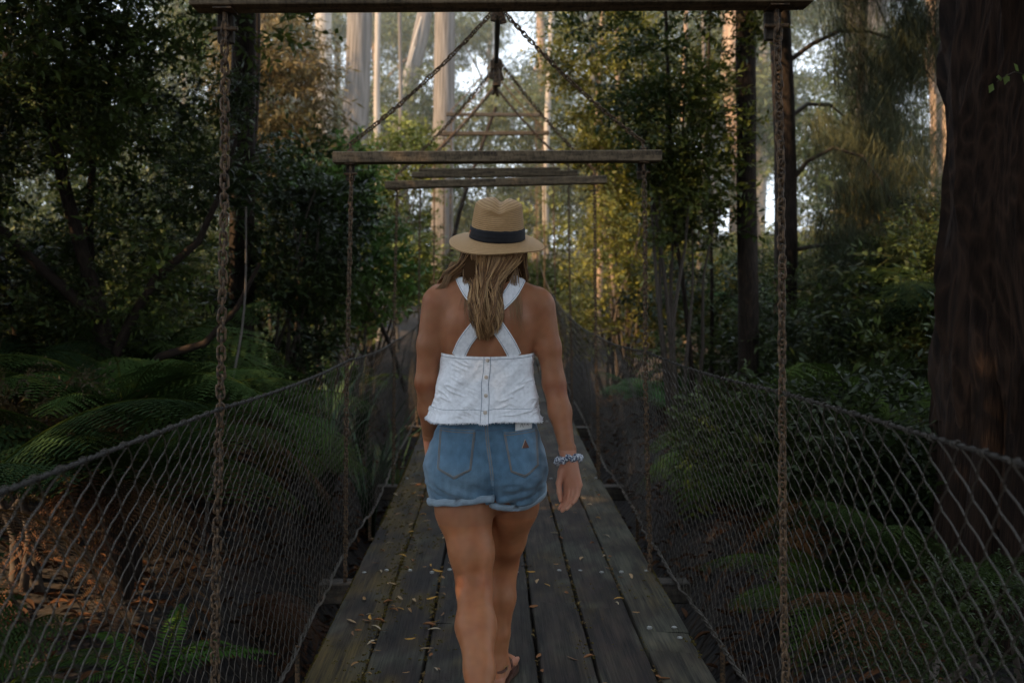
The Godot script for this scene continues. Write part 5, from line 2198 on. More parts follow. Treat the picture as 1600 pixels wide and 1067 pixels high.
func forest() -> void:
	var gum := [spray("gum"), spray("gum")]
	var broad := [spray("broad"), spray("broad")]
	var fine := [spray("fine"), spray("fine")]
	var needle := [spray("needle"), spray("needle")]
	fronds = [frond_mesh(19, true, 0.66, 0.27), frond_mesh(18, true, 0.84, 0.31), frond_mesh(21, true, 0.52, 0.25)]
	swords = [frond_mesh(30, false, 0.7, 0.12), frond_mesh(28, false, 0.9, 0.13)]
	brown_fronds = [frond_mesh(18, true, 1.35, 0.20), frond_mesh(16, true, 1.6, 0.22)]
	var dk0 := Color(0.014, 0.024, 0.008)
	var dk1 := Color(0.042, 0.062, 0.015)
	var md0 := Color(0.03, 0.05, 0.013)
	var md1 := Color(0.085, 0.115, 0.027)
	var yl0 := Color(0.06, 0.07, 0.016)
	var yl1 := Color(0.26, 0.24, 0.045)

	# ---- trunks that can be told apart
	var o := tree("big_gum_tree", "massive reddish brown stringy barked trunk close beside the net, cut by the picture's edge", stand(2.64, 4.6, 0.3), [Vector3(0.03, 0, 0), Vector3(0.02, 0.8, 0), Vector3(0, 3, 0), Vector3(-0.05, 8, 0), Vector3(0.1, 16, 0)], 0.53, 0.36, M.bark_red, 96, 0.16)
	for i in 9:
		var a := rf(2.2, 4.6)
		var p := Vector3(cos(a) * 0.50, 0.2, sin(a) * 0.50)
		part("root_flare", limb([p * 1.35 + Vector3(0, -0.25, 0), p * 1.05 + Vector3(0, 0.25, 0), p * 0.92 + Vector3(0, 1.0, 0), p * 0.86 + Vector3(0, 1.7, 0)], rf(0.09, 0.14), 0.03, 12, 0.2, 0.5), M.bark_red, o)
	crown(o, "crown", gum, M.leaf, [[Vector3(-0.6, 8.5, 0.8), Vector3(2.6, 1.6, 2.6), 1500], [Vector3(1.5, 12.0, 0), Vector3(3.0, 2.5, 3.0), 900]], Vector2(1.4, 2.2), dk0, dk1)
	# sprig of green leaves growing off the big trunk
	var sp := thing("leafy_sprig", "small sprig of pale green leaves growing out of the massive trunk", "sprig", Vector3(2.2, 2.27, -4.2))
	part("twig", limb([Vector3(0.10, 0.03, -0.1), Vector3(0.0, 0.02, 0.0), Vector3(-0.09, -0.03, 0.04)], 0.003, 0.0012, 5), M.twig, sp)
	var lb := MB.new()
	for q in [[-0.03, 0.01, -0.6], [-0.05, -0.01, 0.5], [-0.09, -0.03, -0.2], [0.02, 0.02, 0.8], [0.05, 0.02, -0.9], [-0.02, 0.0, 0.2]]:
		blade(lb, Vector3(q[0], q[1], 0.01), Vector3(-0.4, q[2] - 0.5, 0.3).normalized(), Vector3(0.2, 0.3, 1), 0.055, 0.03, 0.1, Color(0.14, 0.19, 0.04))
	part("leaves", lb.mesh(), M.leaf, sp)

	o = tree("dark_trunk_tree", "straight dark knobbly trunk behind the nearest chain of the near net", stand(-1.995, 8.0), [Vector3(0, 0, 0), Vector3(-0.02, 2, 0), Vector3(0.02, 5, 0), Vector3(0.1, 9, 0)], 0.103, 0.082, M.bark_dark, 26, 0.22)
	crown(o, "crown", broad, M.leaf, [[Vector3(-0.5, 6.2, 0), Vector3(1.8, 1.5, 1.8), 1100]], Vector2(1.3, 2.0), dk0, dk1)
	o = tree("dark_trunk_tree", "slim brown ringed trunk standing just past the right ferns", stand(2.32, 9.0), [Vector3(0, 0, 0), Vector3(-0.01, 2, 0), Vector3(-0.03, 5, 0), Vector3(0, 9, 0)], 0.094, 0.078, M.bark_dark, 22, 0.16)
	crown(o, "crown", broad, M.leaf, [[Vector3(0.3, 6.4, 0.2), Vector3(1.6, 1.3, 1.8), 900]], Vector2(1.3, 2.0), dk0, dk1)
	o = tree("drooping_tree", "dark trunk with arching bare boughs and hanging needle foliage", stand(3.08, 10.5), [Vector3(0, 0, 0), Vector3(0.02, 2.5, 0), Vector3(-0.05, 5, 0), Vector3(0, 9, 0)], 0.125, 0.095, M.bark_dark, 20, 0.16)
	for q in [[2.6, 0.9, 0.35, 0.3], [3.9, 1.35, 0.30, 0.1], [4.6, 1.1, 0.42, -0.4], [1.9, 0.8, 0.05, 0.5], [5.3, 1.5, 0.3, 0.2], [3.3, 0.9, 0.2, -0.5]]:
		var h: float = q[0]
		var ln: float = q[1]
		part("bough", limb([Vector3(0.05, h, 0), Vector3(ln * 0.4, h + q[2], q[3] * 0.4), Vector3(ln * 0.85, h + q[2] * 0.7, q[3] * 0.8), Vector3(ln * 1.15, h - 0.25, q[3])], 0.028, 0.007, 7), M.twig, o)
	crown(o, "needles", needle, M.needle, [[Vector3(0.95, 3.1, 0.1), Vector3(0.75, 0.85, 0.6), 520], [Vector3(1.2, 4.2, 0.1), Vector3(0.9, 0.6, 0.6), 460], [Vector3(0.5, 5.2, 0), Vector3(1.1, 0.7, 0.8), 420], [Vector3(0.7, 2.0, 0.2), Vector3(0.6, 0.6, 0.5), 200]], Vector2(0.8, 1.4), Color(0.035, 0.045, 0.022), Color(0.10, 0.105, 0.05), -0.3)

	o = tree("grey_gum_tree", "thick furrowed gum trunk, pale on one side and grey on the other", stand(-3.03, 22.0), [Vector3(-0.25, 0, 0), Vector3(-0.1, 3, 0), Vector3(0.1, 7, 0), Vector3(0.2, 16, 0)], 0.31, 0.23, M.bark_grey, 30, 0.10)
	o = tree("pale_gum_tree", "smooth cream gum trunk behind the thick furrowed one", stand(-5.1, 30.0), [Vector3(0, 0, 0), Vector3(0.05, 4, 0), Vector3(0.0, 9, 0), Vector3(-0.2, 19, 0)], 0.28, 0.2, M.bark_pale, 20, 0.04)
	o = tree("grey_gum_tree", "straight brownish gum trunk rising between the slanting chains and the hat", stand(-0.98, 19.3), [Vector3(-0.05, 0, 0), Vector3(0, 3, 0), Vector3(0.06, 7, 0), Vector3(0.1, 15, 0)], 0.225, 0.17, M.bark_grey, 26, 0.12)
	o = tree("leaning_gum_tree", "leaning grey gum trunk with strips of bark hanging from it", stand(-2.5, 27.0), [Vector3(-1.6, 0, 0), Vector3(-0.6, 3, 0), Vector3(0.3, 6.5, 0), Vector3(1.8, 14, 0)], 0.25, 0.18, M.bark_grey, 20, 0.1)
	for i in 7:
		var h := rf(4.5, 8.5)
		part("bark_strip", limb([Vector3(-0.1 + (h - 5.0) * 0.22, h, 0.2), Vector3(-0.35 + (h - 5.0) * 0.2, h - 1.1, 0.3), Vector3(-0.75 + (h - 5.0) * 0.2, h - rf(2.0, 3.2), 0.35)], 0.03, 0.012, 5), M.bark_pale, o)
	o = tree("thin_gum_tree", "thin white sapling trunk under the sunlit end of the hat beam", stand(-2.28, 20.0), [Vector3(0, 0, 0), Vector3(0.03, 2, 0), Vector3(-0.04, 5, 0), Vector3(0.05, 10, 0)], 0.075, 0.05, M.bark_pale, 12, 0.05)
	o = tree("orange_gum_tree", "sunlit orange gum trunk bending behind the slim ringed trunk", stand(4.95, 20.0), [Vector3(0.35, 0, 0), Vector3(0.25, 2, 0), Vector3(-0.08, 4.5, 0), Vector3(-0.12, 6.0, 0), Vector3(0.5, 12, 0)], 0.21, 0.15, M.bark_orange, 18, 0.05)
	o = tree("orange_gum_tree", "peeling pale gum trunk showing as a bright strip beside the massive trunk", stand(6.95, 15.0), [Vector3(0.1, 0, 0), Vector3(0.02, 2, 0), Vector3(-0.05, 4, 0), Vector3(-0.25, 8, 0)], 0.33, 0.25, M.bark_orange, 20, 0.06)
	part("torn_bark", limb([Vector3(-0.33, 4.6, 0.12), Vector3(-0.36, 3.8, 0.15), Vector3(-0.50, 4.5, 0.12)], 0.03, 0.012, 6), M.bark_orange, o)
	o = tree("white_gum_tree", "broad grey white gum trunk far behind the hanging needles", stand(9.9, 26.0), [Vector3(0, 0, 0), Vector3(0.05, 4, 0), Vector3(-0.2, 9, 0), Vector3(-0.5, 16, 0)], 0.62, 0.45, M.bark_grey, 22, 0.08)
	# slender saplings and stems
	var slim := [
		["dark leaning sapling slanting across behind the main cable clamps", -1.25, 17.6, [Vector3(0, 0, 0), Vector3(0.30, 1.3, 0), Vector3(0.62, 2.8, 0), Vector3(0.85, 3.6, 0), Vector3(1.32, 4.9, 0)], 0.05, 0.03, M.bark_dark],
		["thin dark sapling bending out of the ferns beside the second chain", 1.86, 9.0, [Vector3(0, 0, 0), Vector3(-0.05, 0.9, 0), Vector3(-0.14, 1.8, 0), Vector3(-0.22, 2.4, 0), Vector3(-0.30, 4.5, 0)], 0.026, 0.014, M.bark_dark],
		["thin upright stem just behind the bending sapling", 2.42, 11.0, [Vector3(0, 0, 0), Vector3(0.01, 1.5, 0), Vector3(-0.04, 3.0, 0), Vector3(0.0, 5.0, 0)], 0.024, 0.014, M.bark_dark],
		["slender orange stem lit by the sun past the tilted beam", 1.80, 17.0, [Vector3(0, 0, 0), Vector3(0.05, 2, 0), Vector3(-0.02, 3.6, 0), Vector3(0.1, 6, 0)], 0.055, 0.035, M.bark_orange],
		["second slender orange stem, a little farther than the first", 2.25, 18.2, [Vector3(0, 0, 0), Vector3(-0.06, 2, 0), Vector3(0.05, 4, 0), Vector3(0.0, 7, 0)], 0.06, 0.035, M.bark_orange],
		["pale stem in the gap between hat and second chain", 1.05, 19.5, [Vector3(0, 0, 0), Vector3(0.03, 2, 0), Vector3(0.0, 4, 0), Vector3(0.2, 9, 0)], 0.07, 0.05, M.bark_pale],
		["brown pole stem in the shade behind the dark knobbly trunk", -2.75, 11.0, [Vector3(0, 0, 0), Vector3(0.05, 2, 0), Vector3(0.15, 4, 0), Vector3(0.1, 7, 0)], 0.045, 0.03, M.bark_dark],
		["thin grey stick leaning among the ferns by the nearest left chain", -1.72, 5.8, [Vector3(0.0, 0, 0), Vector3(0.10, 0.7, 0), Vector3(0.24, 1.5, -0.1), Vector3(0.26, 2.2, -0.1)], 0.010, 0.005, M.bark_grey],
		["twisted dark stem in the gloom under the dark leafy tree", -3.5, 7.2, [Vector3(0, 0, 0), Vector3(0.06, 1.0, 0), Vector3(-0.1, 2.0, 0), Vector3(0.1, 4, 0)], 0.05, 0.03, M.bark_dark],
		["thin dark stem left of the thick furrowed gum", -3.9, 17.0, [Vector3(0, 0, 0), Vector3(0.05, 2, 0), Vector3(-0.05, 4, 0), Vector3(0.1, 8, 0)], 0.05, 0.035, M.bark_dark],
		["thin grey stem between thin white sapling and brownish gum", -1.75, 18.5, [Vector3(0, 0, 0), Vector3(-0.03, 2, 0), Vector3(0.05, 4, 0), Vector3(0.0, 8, 0)], 0.045, 0.03, M.bark_grey],
		["slim dark stem seen through the yellow green crown", 2.1, 15.5, [Vector3(0, 0, 0), Vector3(0.03, 2, 0), Vector3(-0.06, 4, 0), Vector3(0.1, 7, 0)], 0.045, 0.03, M.bark_dark],
		["slim grey stem behind the bending sapling of the right bank", 2.95, 14.0, [Vector3(0, 0, 0), Vector3(-0.04, 1.5, 0), Vector3(0.04, 3.5, 0), Vector3(0.0, 6, 0)], 0.04, 0.025, M.bark_grey],
		["thin orange stem just left of the ringed trunk", 3.1, 16.0, [Vector3(0, 0, 0), Vector3(0.04, 2, 0), Vector3(-0.03, 4, 0), Vector3(0.1, 7, 0)], 0.045, 0.03, M.bark_orange],
		["slim dark trunk among the hanging needles", 5.2, 14.0, [Vector3(0, 0, 0), Vector3(0.05, 2, 0), Vector3(0.0, 4, 0), Vector3(0.15, 8, 0)], 0.07, 0.05, M.bark_dark],
		["thin pale stem behind the golden shrub", 6.6, 17.5, [Vector3(0, 0, 0), Vector3(0.05, 2, 0), Vector3(-0.05, 5, 0), Vector3(0.1, 9, 0)], 0.06, 0.04, M.bark_pale],
		["fallen pale limb propped in the scrub beyond the sunlit beam end", -2.35, 13.0, [Vector3(-0.3, 0.2, 0), Vector3(0.2, 1.0, 0), Vector3(0.75, 1.75, 0)], 0.05, 0.03, M.bark_grey],
		["long dark limb slanting down behind the second chain of the near net", -2.6, 11.5, [Vector3(-0.4, 3.4, 0), Vector3(0.5, 2.4, 0), Vector3(1.3, 1.1, 0), Vector3(1.6, 0.3, 0)], 0.035, 0.025, M.bark_dark]]
	for s in slim:
		tree("sapling", s[0], stand(s[1], s[2], 0.05), s[3], s[4], s[5], s[6], 10, 0.12)

	# ---- bushy trees and shrubs, near
	o = thing("bushy_tree", "dark small leaved tree with forking black boughs filling the shaded corner", "tree", stand(-2.45, 6.4))
	var bl := [[Vector3(-0.9, 3.2, 0.2), Vector3(1.2, 0.9, 0.9), 1500], [Vector3(0.15, 2.75, -0.2), Vector3(0.75, 0.7, 0.7), 700], [Vector3(-1.3, 2.2, 0.5), Vector3(0.7, 0.7, 0.7), 600], [Vector3(0.2, 4.1, 0), Vector3(1.5, 0.9, 1.2), 900], [Vector3(-0.1, 1.75, -0.3), Vector3(0.8, 0.5, 0.6), 330]]
	part("trunk", limb([Vector3(0, 0, 0), Vector3(0.02, 0.8, 0), Vector3(-0.06, 1.5, 0), Vector3(-0.3, 2.4, 0), Vector3(-0.5, 3.4, 0)], 0.07, 0.03, 12, 0.15), M.bark_dark, o)
	for q in [[Vector3(-0.02, 1.2, 0), Vector3(0.25, 1.75, 0.05), Vector3(0.6, 2.1, 0.0), Vector3(0.8, 2.7, 0)], [Vector3(-0.04, 1.5, 0), Vector3(-0.5, 2.0, 0.2), Vector3(-1.0, 2.5, 0.3), Vector3(-1.5, 3.0, 0.3)], [Vector3(0.0, 1.0, 0), Vector3(-0.22, 1.9, -0.2), Vector3(-0.2, 2.9, -0.3), Vector3(0.1, 3.9, -0.3)], [Vector3(0.0, 0.9, 0), Vector3(0.35, 1.3, 0.2), Vector3(0.75, 1.45, 0.25), Vector3(1.0, 1.9, 0.2)]]:
		part("bough", limb(q, 0.04, 0.012, 8), M.bark_dark, o)
	crown(o, "foliage", fine + broad, M.leaf, bl, Vector2(0.8, 1.3), dk0, Color(0.085, 0.12, 0.028), -0.02)
	shrub("dark twiggy bush against the dark knobbly trunk", stand(-1.75, 8.3), [[Vector3(0.15, 2.35, 0), Vector3(0.5, 0.75, 0.5), 420], [Vector3(-0.1, 1.5, 0.1), Vector3(0.6, 0.6, 0.5), 330]], broad, Vector2(0.8, 1.2), dk0, dk1, 8)
	shrub("glossy mid green bush behind the sunlit end of the hat beam", stand(-1.72, 10.4), [[Vector3(0.05, 2.7, 0), Vector3(0.55, 0.6, 0.5), 420], [Vector3(-0.3, 2.1, 0.1), Vector3(0.5, 0.5, 0.5), 260], [Vector3(0.45, 1.9, 0), Vector3(0.4, 0.5, 0.4), 180]], broad, Vector2(1.0, 1.5), Color(0.04, 0.085, 0.018), Color(0.12, 0.20, 0.045), 7, -0.02)
	shrub("brown tipped olive tree crown beside the dark knobbly trunk's top", stand(-3.05, 14.0), [[Vector3(0.0, 4.35, 0), Vector3(0.75, 1.0, 0.7), 520], [Vector3(0.25, 3.2, 0), Vector3(0.85, 0.8, 0.7), 420]], gum, Vector2(0.9, 1.4), Color(0.075, 0.065, 0.022), Color(0.21, 0.15, 0.06), 6, -0.2, "tree")
	shrub("dark green small tree whose crown stands behind the second right chain", stand(1.72, 8.9), [[Vector3(-0.05, 3.25, 0), Vector3(0.6, 0.6, 0.5), 330], [Vector3(0.1, 2.6, 0), Vector3(0.5, 0.5, 0.5), 260], [Vector3(-0.25, 4.2, 0), Vector3(0.9, 0.7, 0.8), 330]], broad, Vector2(0.8, 1.25), md0, Color(0.10, 0.115, 0.022), 7, -0.05, "tree")
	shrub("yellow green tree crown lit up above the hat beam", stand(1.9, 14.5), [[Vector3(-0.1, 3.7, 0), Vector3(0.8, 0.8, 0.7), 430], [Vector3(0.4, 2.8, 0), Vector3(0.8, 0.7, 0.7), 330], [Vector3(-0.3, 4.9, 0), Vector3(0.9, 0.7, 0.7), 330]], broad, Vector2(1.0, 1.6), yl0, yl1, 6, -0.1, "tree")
	shrub("golden leaved shrub beside the massive trunk", stand(5.0, 12.2), [[Vector3(0.0, 2.15, 0), Vector3(0.7, 0.55, 0.6), 460], [Vector3(-0.2, 1.5, 0.2), Vector3(0.8, 0.5, 0.6), 330]], broad + fine, Vector2(0.9, 1.4), Color(0.085, 0.075, 0.014), Color(0.25, 0.175, 0.03), 7)
	shrub("small leaved dark shrub at the foot of the massive trunk", stand(1.85, 5.4), [[Vector3(0.05, 0.85, 0), Vector3(0.42, 0.35, 0.45), 220], [Vector3(0.35, 0.55, 0.3), Vector3(0.4, 0.35, 0.4), 160]], broad, Vector2(0.8, 1.2), dk0, Color(0.05, 0.07, 0.018), 6)
	shrub("low dark bush in front of the ringed trunk", stand(2.0, 7.2), [[Vector3(0.0, 0.75, 0), Vector3(0.6, 0.4, 0.5), 260], [Vector3(0.7, 0.9, 0.2), Vector3(0.5, 0.4, 0.5), 200]], broad + fine, Vector2(0.8, 1.3), dk0, md1, 7)
	shrub("dense dark scrub between the ringed trunk and golden shrub", stand(3.9, 9.6), [[Vector3(0.0, 1.2, 0), Vector3(0.9, 0.7, 0.6), 420], [Vector3(0.5, 1.75, 0), Vector3(0.6, 0.6, 0.5), 260]], fine, Vector2(0.9, 1.5), dk0, md1, 8)
	shrub("low fine leaved shrub outside the right net near the camera", stand(1.75, 3.5), [[Vector3(0.05, 0.5, 0.0), Vector3(0.3, 0.3, 0.45), 150], [Vector3(0.0, 0.3, -0.7), Vector3(0.3, 0.25, 0.4), 110]], fine, Vector2(0.6, 1.0), dk0, dk1, 5)
	shrub("brownish fine bush at the left behind the near fern", stand(-2.35, 5.0), [[Vector3(0.0, 0.95, 0), Vector3(0.5, 0.4, 0.4), 200]], fine, Vector2(0.6, 1.0), Color(0.04, 0.03, 0.012), Color(0.085, 0.065, 0.025), 6)
	shrub("pale leaved scrub in the light behind the second left chain", stand(-1.7, 14.2), [[Vector3(0.2, 1.7, 0), Vector3(0.9, 0.7, 0.6), 330], [Vector3(-0.7, 1.2, 0), Vector3(0.8, 0.8, 0.6), 260]], broad, Vector2(1.0, 1.6), Color(0.05, 0.075, 0.018), Color(0.22, 0.24, 0.06), 7)
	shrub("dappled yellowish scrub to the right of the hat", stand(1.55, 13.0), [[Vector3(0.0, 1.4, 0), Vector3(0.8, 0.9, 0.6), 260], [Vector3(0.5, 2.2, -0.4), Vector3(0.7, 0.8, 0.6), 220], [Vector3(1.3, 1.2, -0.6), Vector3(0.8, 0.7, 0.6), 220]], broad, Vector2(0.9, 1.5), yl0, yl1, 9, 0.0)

	shrub("sunny green saplings crowding left of the straight brownish gum", stand(-2.1, 17.0), [[Vector3(0.0, 2.2, 0), Vector3(1.0, 0.9, 0.7), 420], [Vector3(0.6, 3.4, 0.3), Vector3(0.7, 0.8, 0.6), 260], [Vector3(-0.9, 3.1, 0), Vector3(0.8, 0.8, 0.6), 260]], broad, Vector2(1.0, 1.7), Color(0.07, 0.10, 0.02), Color(0.24, 0.26, 0.055), 8, -0.05)
	shrub("light green bush directly behind the hat", stand(0.25, 18.5), [[Vector3(0.0, 1.9, 0), Vector3(0.9, 0.8, 0.6), 380], [Vector3(0.5, 3.0, 0), Vector3(0.7, 0.8, 0.6), 260]], broad, Vector2(1.0, 1.7), Color(0.07, 0.095, 0.02), Color(0.25, 0.25, 0.055), 7, -0.05)
	shrub("tall yellow tinged sapling thicket past the slender orange stems", stand(3.0, 18.5), [[Vector3(0.0, 2.2, 0), Vector3(1.0, 1.0, 0.7), 420], [Vector3(-0.6, 3.8, 0.2), Vector3(0.8, 0.8, 0.6), 300], [Vector3(0.6, 4.9, 0), Vector3(1.0, 0.9, 0.7), 330]], broad, Vector2(1.0, 1.7), Color(0.07, 0.075, 0.016), Color(0.21, 0.19, 0.04), 8, -0.08)
	shrub("hazy green crown left of the thick furrowed gum", stand(-6.2, 20.5), [[Vector3(0.0, 4.4, 0), Vector3(1.5, 1.2, 0.9), 480], [Vector3(0.9, 6.2, 0), Vector3(1.5, 1.0, 0.9), 420], [Vector3(-0.8, 2.6, 0), Vector3(1.2, 1.0, 0.8), 380]], gum, Vector2(1.2, 2.0), Color(0.05, 0.07, 0.025), Color(0.15, 0.16, 0.06), 7, -0.05, "tree")
	shrub("airy grey green crown between the thick furrowed gum and the leaning gum", stand(-2.2, 24.5), [[Vector3(0.0, 5.6, 0), Vector3(1.5, 1.1, 0.9), 330], [Vector3(-0.9, 3.9, 0), Vector3(1.2, 1.0, 0.8), 280], [Vector3(1.0, 4.2, 0), Vector3(1.0, 1.0, 0.8), 240]], gum, Vector2(1.2, 2.0), Color(0.05, 0.07, 0.028), Color(0.16, 0.17, 0.07), 7, 0.0, "tree")
	shrub("hazy crown filling the light above the main cable clamps", stand(0.9, 23.0), [[Vector3(-0.4, 5.6, 0), Vector3(1.6, 1.1, 0.9), 420], [Vector3(1.2, 4.0, 0), Vector3(1.3, 1.2, 0.9), 420], [Vector3(-1.3, 3.4, 0), Vector3(1.0, 1.2, 0.8), 300]], gum, Vector2(1.2, 2.0), Color(0.05, 0.07, 0.025), Color(0.16, 0.165, 0.06), 7, -0.02, "tree")
	shrub("blue green crown between the bending orange trunk and the needles", stand(6.4, 18.0), [[Vector3(0.0, 3.2, 0), Vector3(1.2, 1.1, 0.8), 420], [Vector3(0.9, 4.9, 0), Vector3(1.1, 0.9, 0.8), 330]], gum, Vector2(1.1, 1.8), Color(0.04, 0.065, 0.03), Color(0.12, 0.15, 0.065), 7, -0.08, "tree")

	# clumps of strap leaves on the left bank
	var strap := spray("strap")
	var k := 0
	for q in [[-1.1, 8.9, "tall strappy clump behind the second left chain"], [-1.0, 10.2, "strappy clump nearest the net's far curve"], [-1.55, 9.4, "strappy clump in the shade of the dark twiggy bush"], [-1.4, 10.6, "strappy clump half hidden behind the tall one"]]:
		var s := thing("strap_lily", q[2] + ", with long blue green blades", "plant", stand(q[0], q[1], 0.0), "strap leaved clumps on the bank")
		part("leaf_blades", tinted(strap, Color(0.065, 0.105, 0.06)), M.frond, s, Transform3D(Basis(Vector3.UP, k * 1.3).scaled(Vector3.ONE * [1.35, 1.1, 1.2, 1.2][k]), Vector3.ZERO))
		k += 1

	# ---- ferns
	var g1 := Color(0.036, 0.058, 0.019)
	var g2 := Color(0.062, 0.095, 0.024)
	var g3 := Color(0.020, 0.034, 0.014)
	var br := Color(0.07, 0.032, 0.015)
	fern("broad green fern leaning over the left net beside the nearest chain", stand(-1.85, 4.9, -0.1), 12, 1.2, g1, 0, 0.2, 0.45)
	fern("large fern spreading behind the nearest left chain", stand(-2.1, 6.3, -0.1), 14, 1.4, g1 * 1.4, 0, 0.15, 0.75)
	fern("tree fern with layered fronds at the left, above the brown bush", stand(-2.9, 6.0), 12, 1.05, g3, 0, -0.05, 1.15)
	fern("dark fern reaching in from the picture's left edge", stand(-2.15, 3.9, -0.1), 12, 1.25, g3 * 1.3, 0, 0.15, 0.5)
	fern("soft green fern under the strappy clumps", stand(-1.65, 7.6, -0.2), 12, 1.0, g2, 0, 0.1)
	fern("fern between soft green fern and the tall strappy clump", stand(-2.0, 8.1, -0.3), 12, 1.15, g2, 0, 0.1)
	fern("tall shaded fern in front of the dark knobbly trunk", stand(-2.4, 7.0, -0.1), 13, 1.35, g1 * 1.2, 0, 0.15, 0.9)
	fern("small sword fern showing through the lower left net", stand(-1.42, 4.15, -0.02), 9, 0.62, Color(0.05, 0.10, 0.025), 2, 0.45)
	fern("sword fern tuft in the bottom left corner behind the net", stand(-1.32, 2.75, -0.05), 8, 0.5, g3, 2, 0.35)
	fern("little fern poking out beside the left deck edge", stand(-1.02, 3.7, -0.12), 8, 0.42, g2, 2, 0.5)
	fern("rusty dead fern hanging over the left bank bush", stand(-1.95, 5.1, -0.5), 10, 0.8, br, 1, 0.1)
	fern("dead brown fern standing behind the nearest left chain", stand(-1.75, 6.0, -0.75), 9, 0.85, br * 1.1, 1, 0.35)
	fern("collapsed brown fern on the ground below the left net", stand(-1.55, 3.3, -0.05), 10, 0.8, br * 0.8, 1, 0.0)
	fern("second collapsed brown fern, farther under the left net", stand(-1.35, 5.6, 0.0), 10, 0.8, br * 0.9, 1, 0.0)
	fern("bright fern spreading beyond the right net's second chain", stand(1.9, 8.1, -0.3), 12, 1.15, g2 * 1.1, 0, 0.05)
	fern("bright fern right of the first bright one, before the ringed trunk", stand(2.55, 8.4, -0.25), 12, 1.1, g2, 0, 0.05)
	fern("feathery fern low behind the right net by the walker's hand", stand(1.8, 6.3, -0.1), 11, 0.98, g1, 0, 0.05)
	fern("flat green fern seen through the right net", stand(1.75, 4.9, 0.0), 11, 0.9, g2 * 0.9, 0, -0.05)
	fern("small fern beside the right deck edge near the bottom", stand(1.12, 3.3, -0.1), 9, 0.5, g1, 0, 0.1)
	fern("sunlit brown dead fern clump through the right net", stand(1.95, 5.6, -0.15), 10, 0.75, Color(0.15, 0.07, 0.026), 1, 0.25)
	fern("second brown dead fern, lower than the sunlit clump", stand(1.72, 4.5, -0.05), 10, 0.7, Color(0.10, 0.046, 0.018), 1, 0.15)
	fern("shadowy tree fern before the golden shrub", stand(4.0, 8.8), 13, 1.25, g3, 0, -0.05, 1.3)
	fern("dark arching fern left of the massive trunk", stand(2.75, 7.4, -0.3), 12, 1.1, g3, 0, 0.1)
	fern("far pale fern right of the hat by the third chain", stand(1.75, 11.2, -0.2), 11, 1.0, Color(0.06, 0.12, 0.045), 0, 0.1)
	fern("fern in the half light beyond the far strappy clump", stand(-1.7, 12.4, -0.2), 11, 1.0, g2, 0, 0.1)
	fern("distant fern on the left bank under the fallen limb", stand(-2.4, 12.2, -0.2), 11, 1.1, g2, 0, 0.1)
	fern("distant tree fern behind the ringed trunk", stand(3.3, 13.0), 13, 1.2, Color(0.055, 0.11, 0.05), 0, 0.0, 1.2)

	fern("pale green fern behind the right net, just past the nearest right chain", stand(2.05, 4.6, -0.15), 10, 0.85, Color(0.045, 0.07, 0.024), 0, 0.15)
	fern("green fern rising over the right rail between first and second chains", stand(2.3, 6.4, -0.3), 12, 1.15, g2, 0, 0.15, 0.4)
	fern("arching fern above the left rail, midway to the second chain", stand(-2.0, 5.4, -0.2), 13, 1.2, Color(0.05, 0.085, 0.026), 0, 0.25, 0.7)
	fern("lighter green fern by the second left chain, over the rail", stand(-1.75, 7.0, -0.2), 12, 1.05, Color(0.06, 0.10, 0.028), 0, 0.2, 0.5)
	fern("shaggy fern low behind the left net near the corner", stand(-1.75, 3.4, -0.1), 11, 0.75, g1, 0, 0.2)
	k = 0
	for q in [[-1.35, 8.0, "strappy clump in front of the others, by the second left chain"], [-1.9, 8.7, "strappy clump leaning out from the bank behind the ferns"]]:
		var s := thing("strap_lily", q[2] + ", broad blades", "plant", stand(q[0], q[1], 0.0), "strap leaved clumps on the bank")
		part("leaf_blades", tinted(strap, Color(0.075, 0.12, 0.07)), M.frond, s, Transform3D(Basis(Vector3.UP, k * 2.1 + 0.6).scaled(Vector3.ONE * 1.3), Vector3.ZERO))
		k += 1

	# ---- undergrowth that reads as one mass
	var u := thing("undergrowth", "tangled dim undergrowth along both banks and across the far slope", "undergrowth")
	u.set_meta("kind", "stuff")
	var left: Array = []
	var far_: Array = []
	for i in 26:
		var d := rf(9.5, 18.0)
		var s := -1.0 if i % 2 else 1.0
		var x := s * rf(1.9, 7.5)
		left.append([Vector3(x, ground_y(x, -d) + rf(0.3, 1.3), -d), Vector3(rf(0.6, 1.1), rf(0.5, 0.9), 0.7), 200])
	for i in 22:
		var d := rf(4.0, 10.0)
		var s := -1.0 if i % 2 else 1.0
		var x := s * rf(2.8, 7.0)
		left.append([Vector3(x, ground_y(x, -d) + rf(0.3, 1.6), -d), Vector3(rf(0.6, 1.0), rf(0.5, 1.0), 0.7), 200])
	for i in 12:
		var d := rf(8.5, 11.5)
		left.append([Vector3(rf(-8.0, -4.2), rf(1.0, 4.4), -d), Vector3(rf(0.8, 1.2), rf(0.6, 1.0), 0.8), 230])
	for i in 16:
		var d := rf(11.0, 17.0)
		left.append([Vector3(rf(-9.5, -3.8), rf(1.5, 5.0), -d), Vector3(rf(0.8, 1.2), rf(0.6, 1.0), 0.8), 170])
	for i in 26:
		var d := rf(7.0, 14.0)
		var s := -1.0 if i % 2 else 1.0
		var x := s * rf(2.3, 6.5)
		left.append([Vector3(x, ground_y(x, -d) + rf(0.2, 0.8), -d), Vector3(rf(0.6, 1.0), rf(0.4, 0.6), 0.7), 190])
	crown(u, "scrub", broad + fine, M.leaf, left, Vector2(0.9, 1.6), dk0, md1, -0.1)
	for i in 34:
		var d := rf(19.0, 34.0)
		var x := rf(-13, 13) * d / 24.0
		far_.append([Vector3(x, ground_y(x, -d) + rf(0.4, 2.6), -d), Vector3(rf(1.0, 2.2), rf(0.7, 1.5), 1.2), 240])
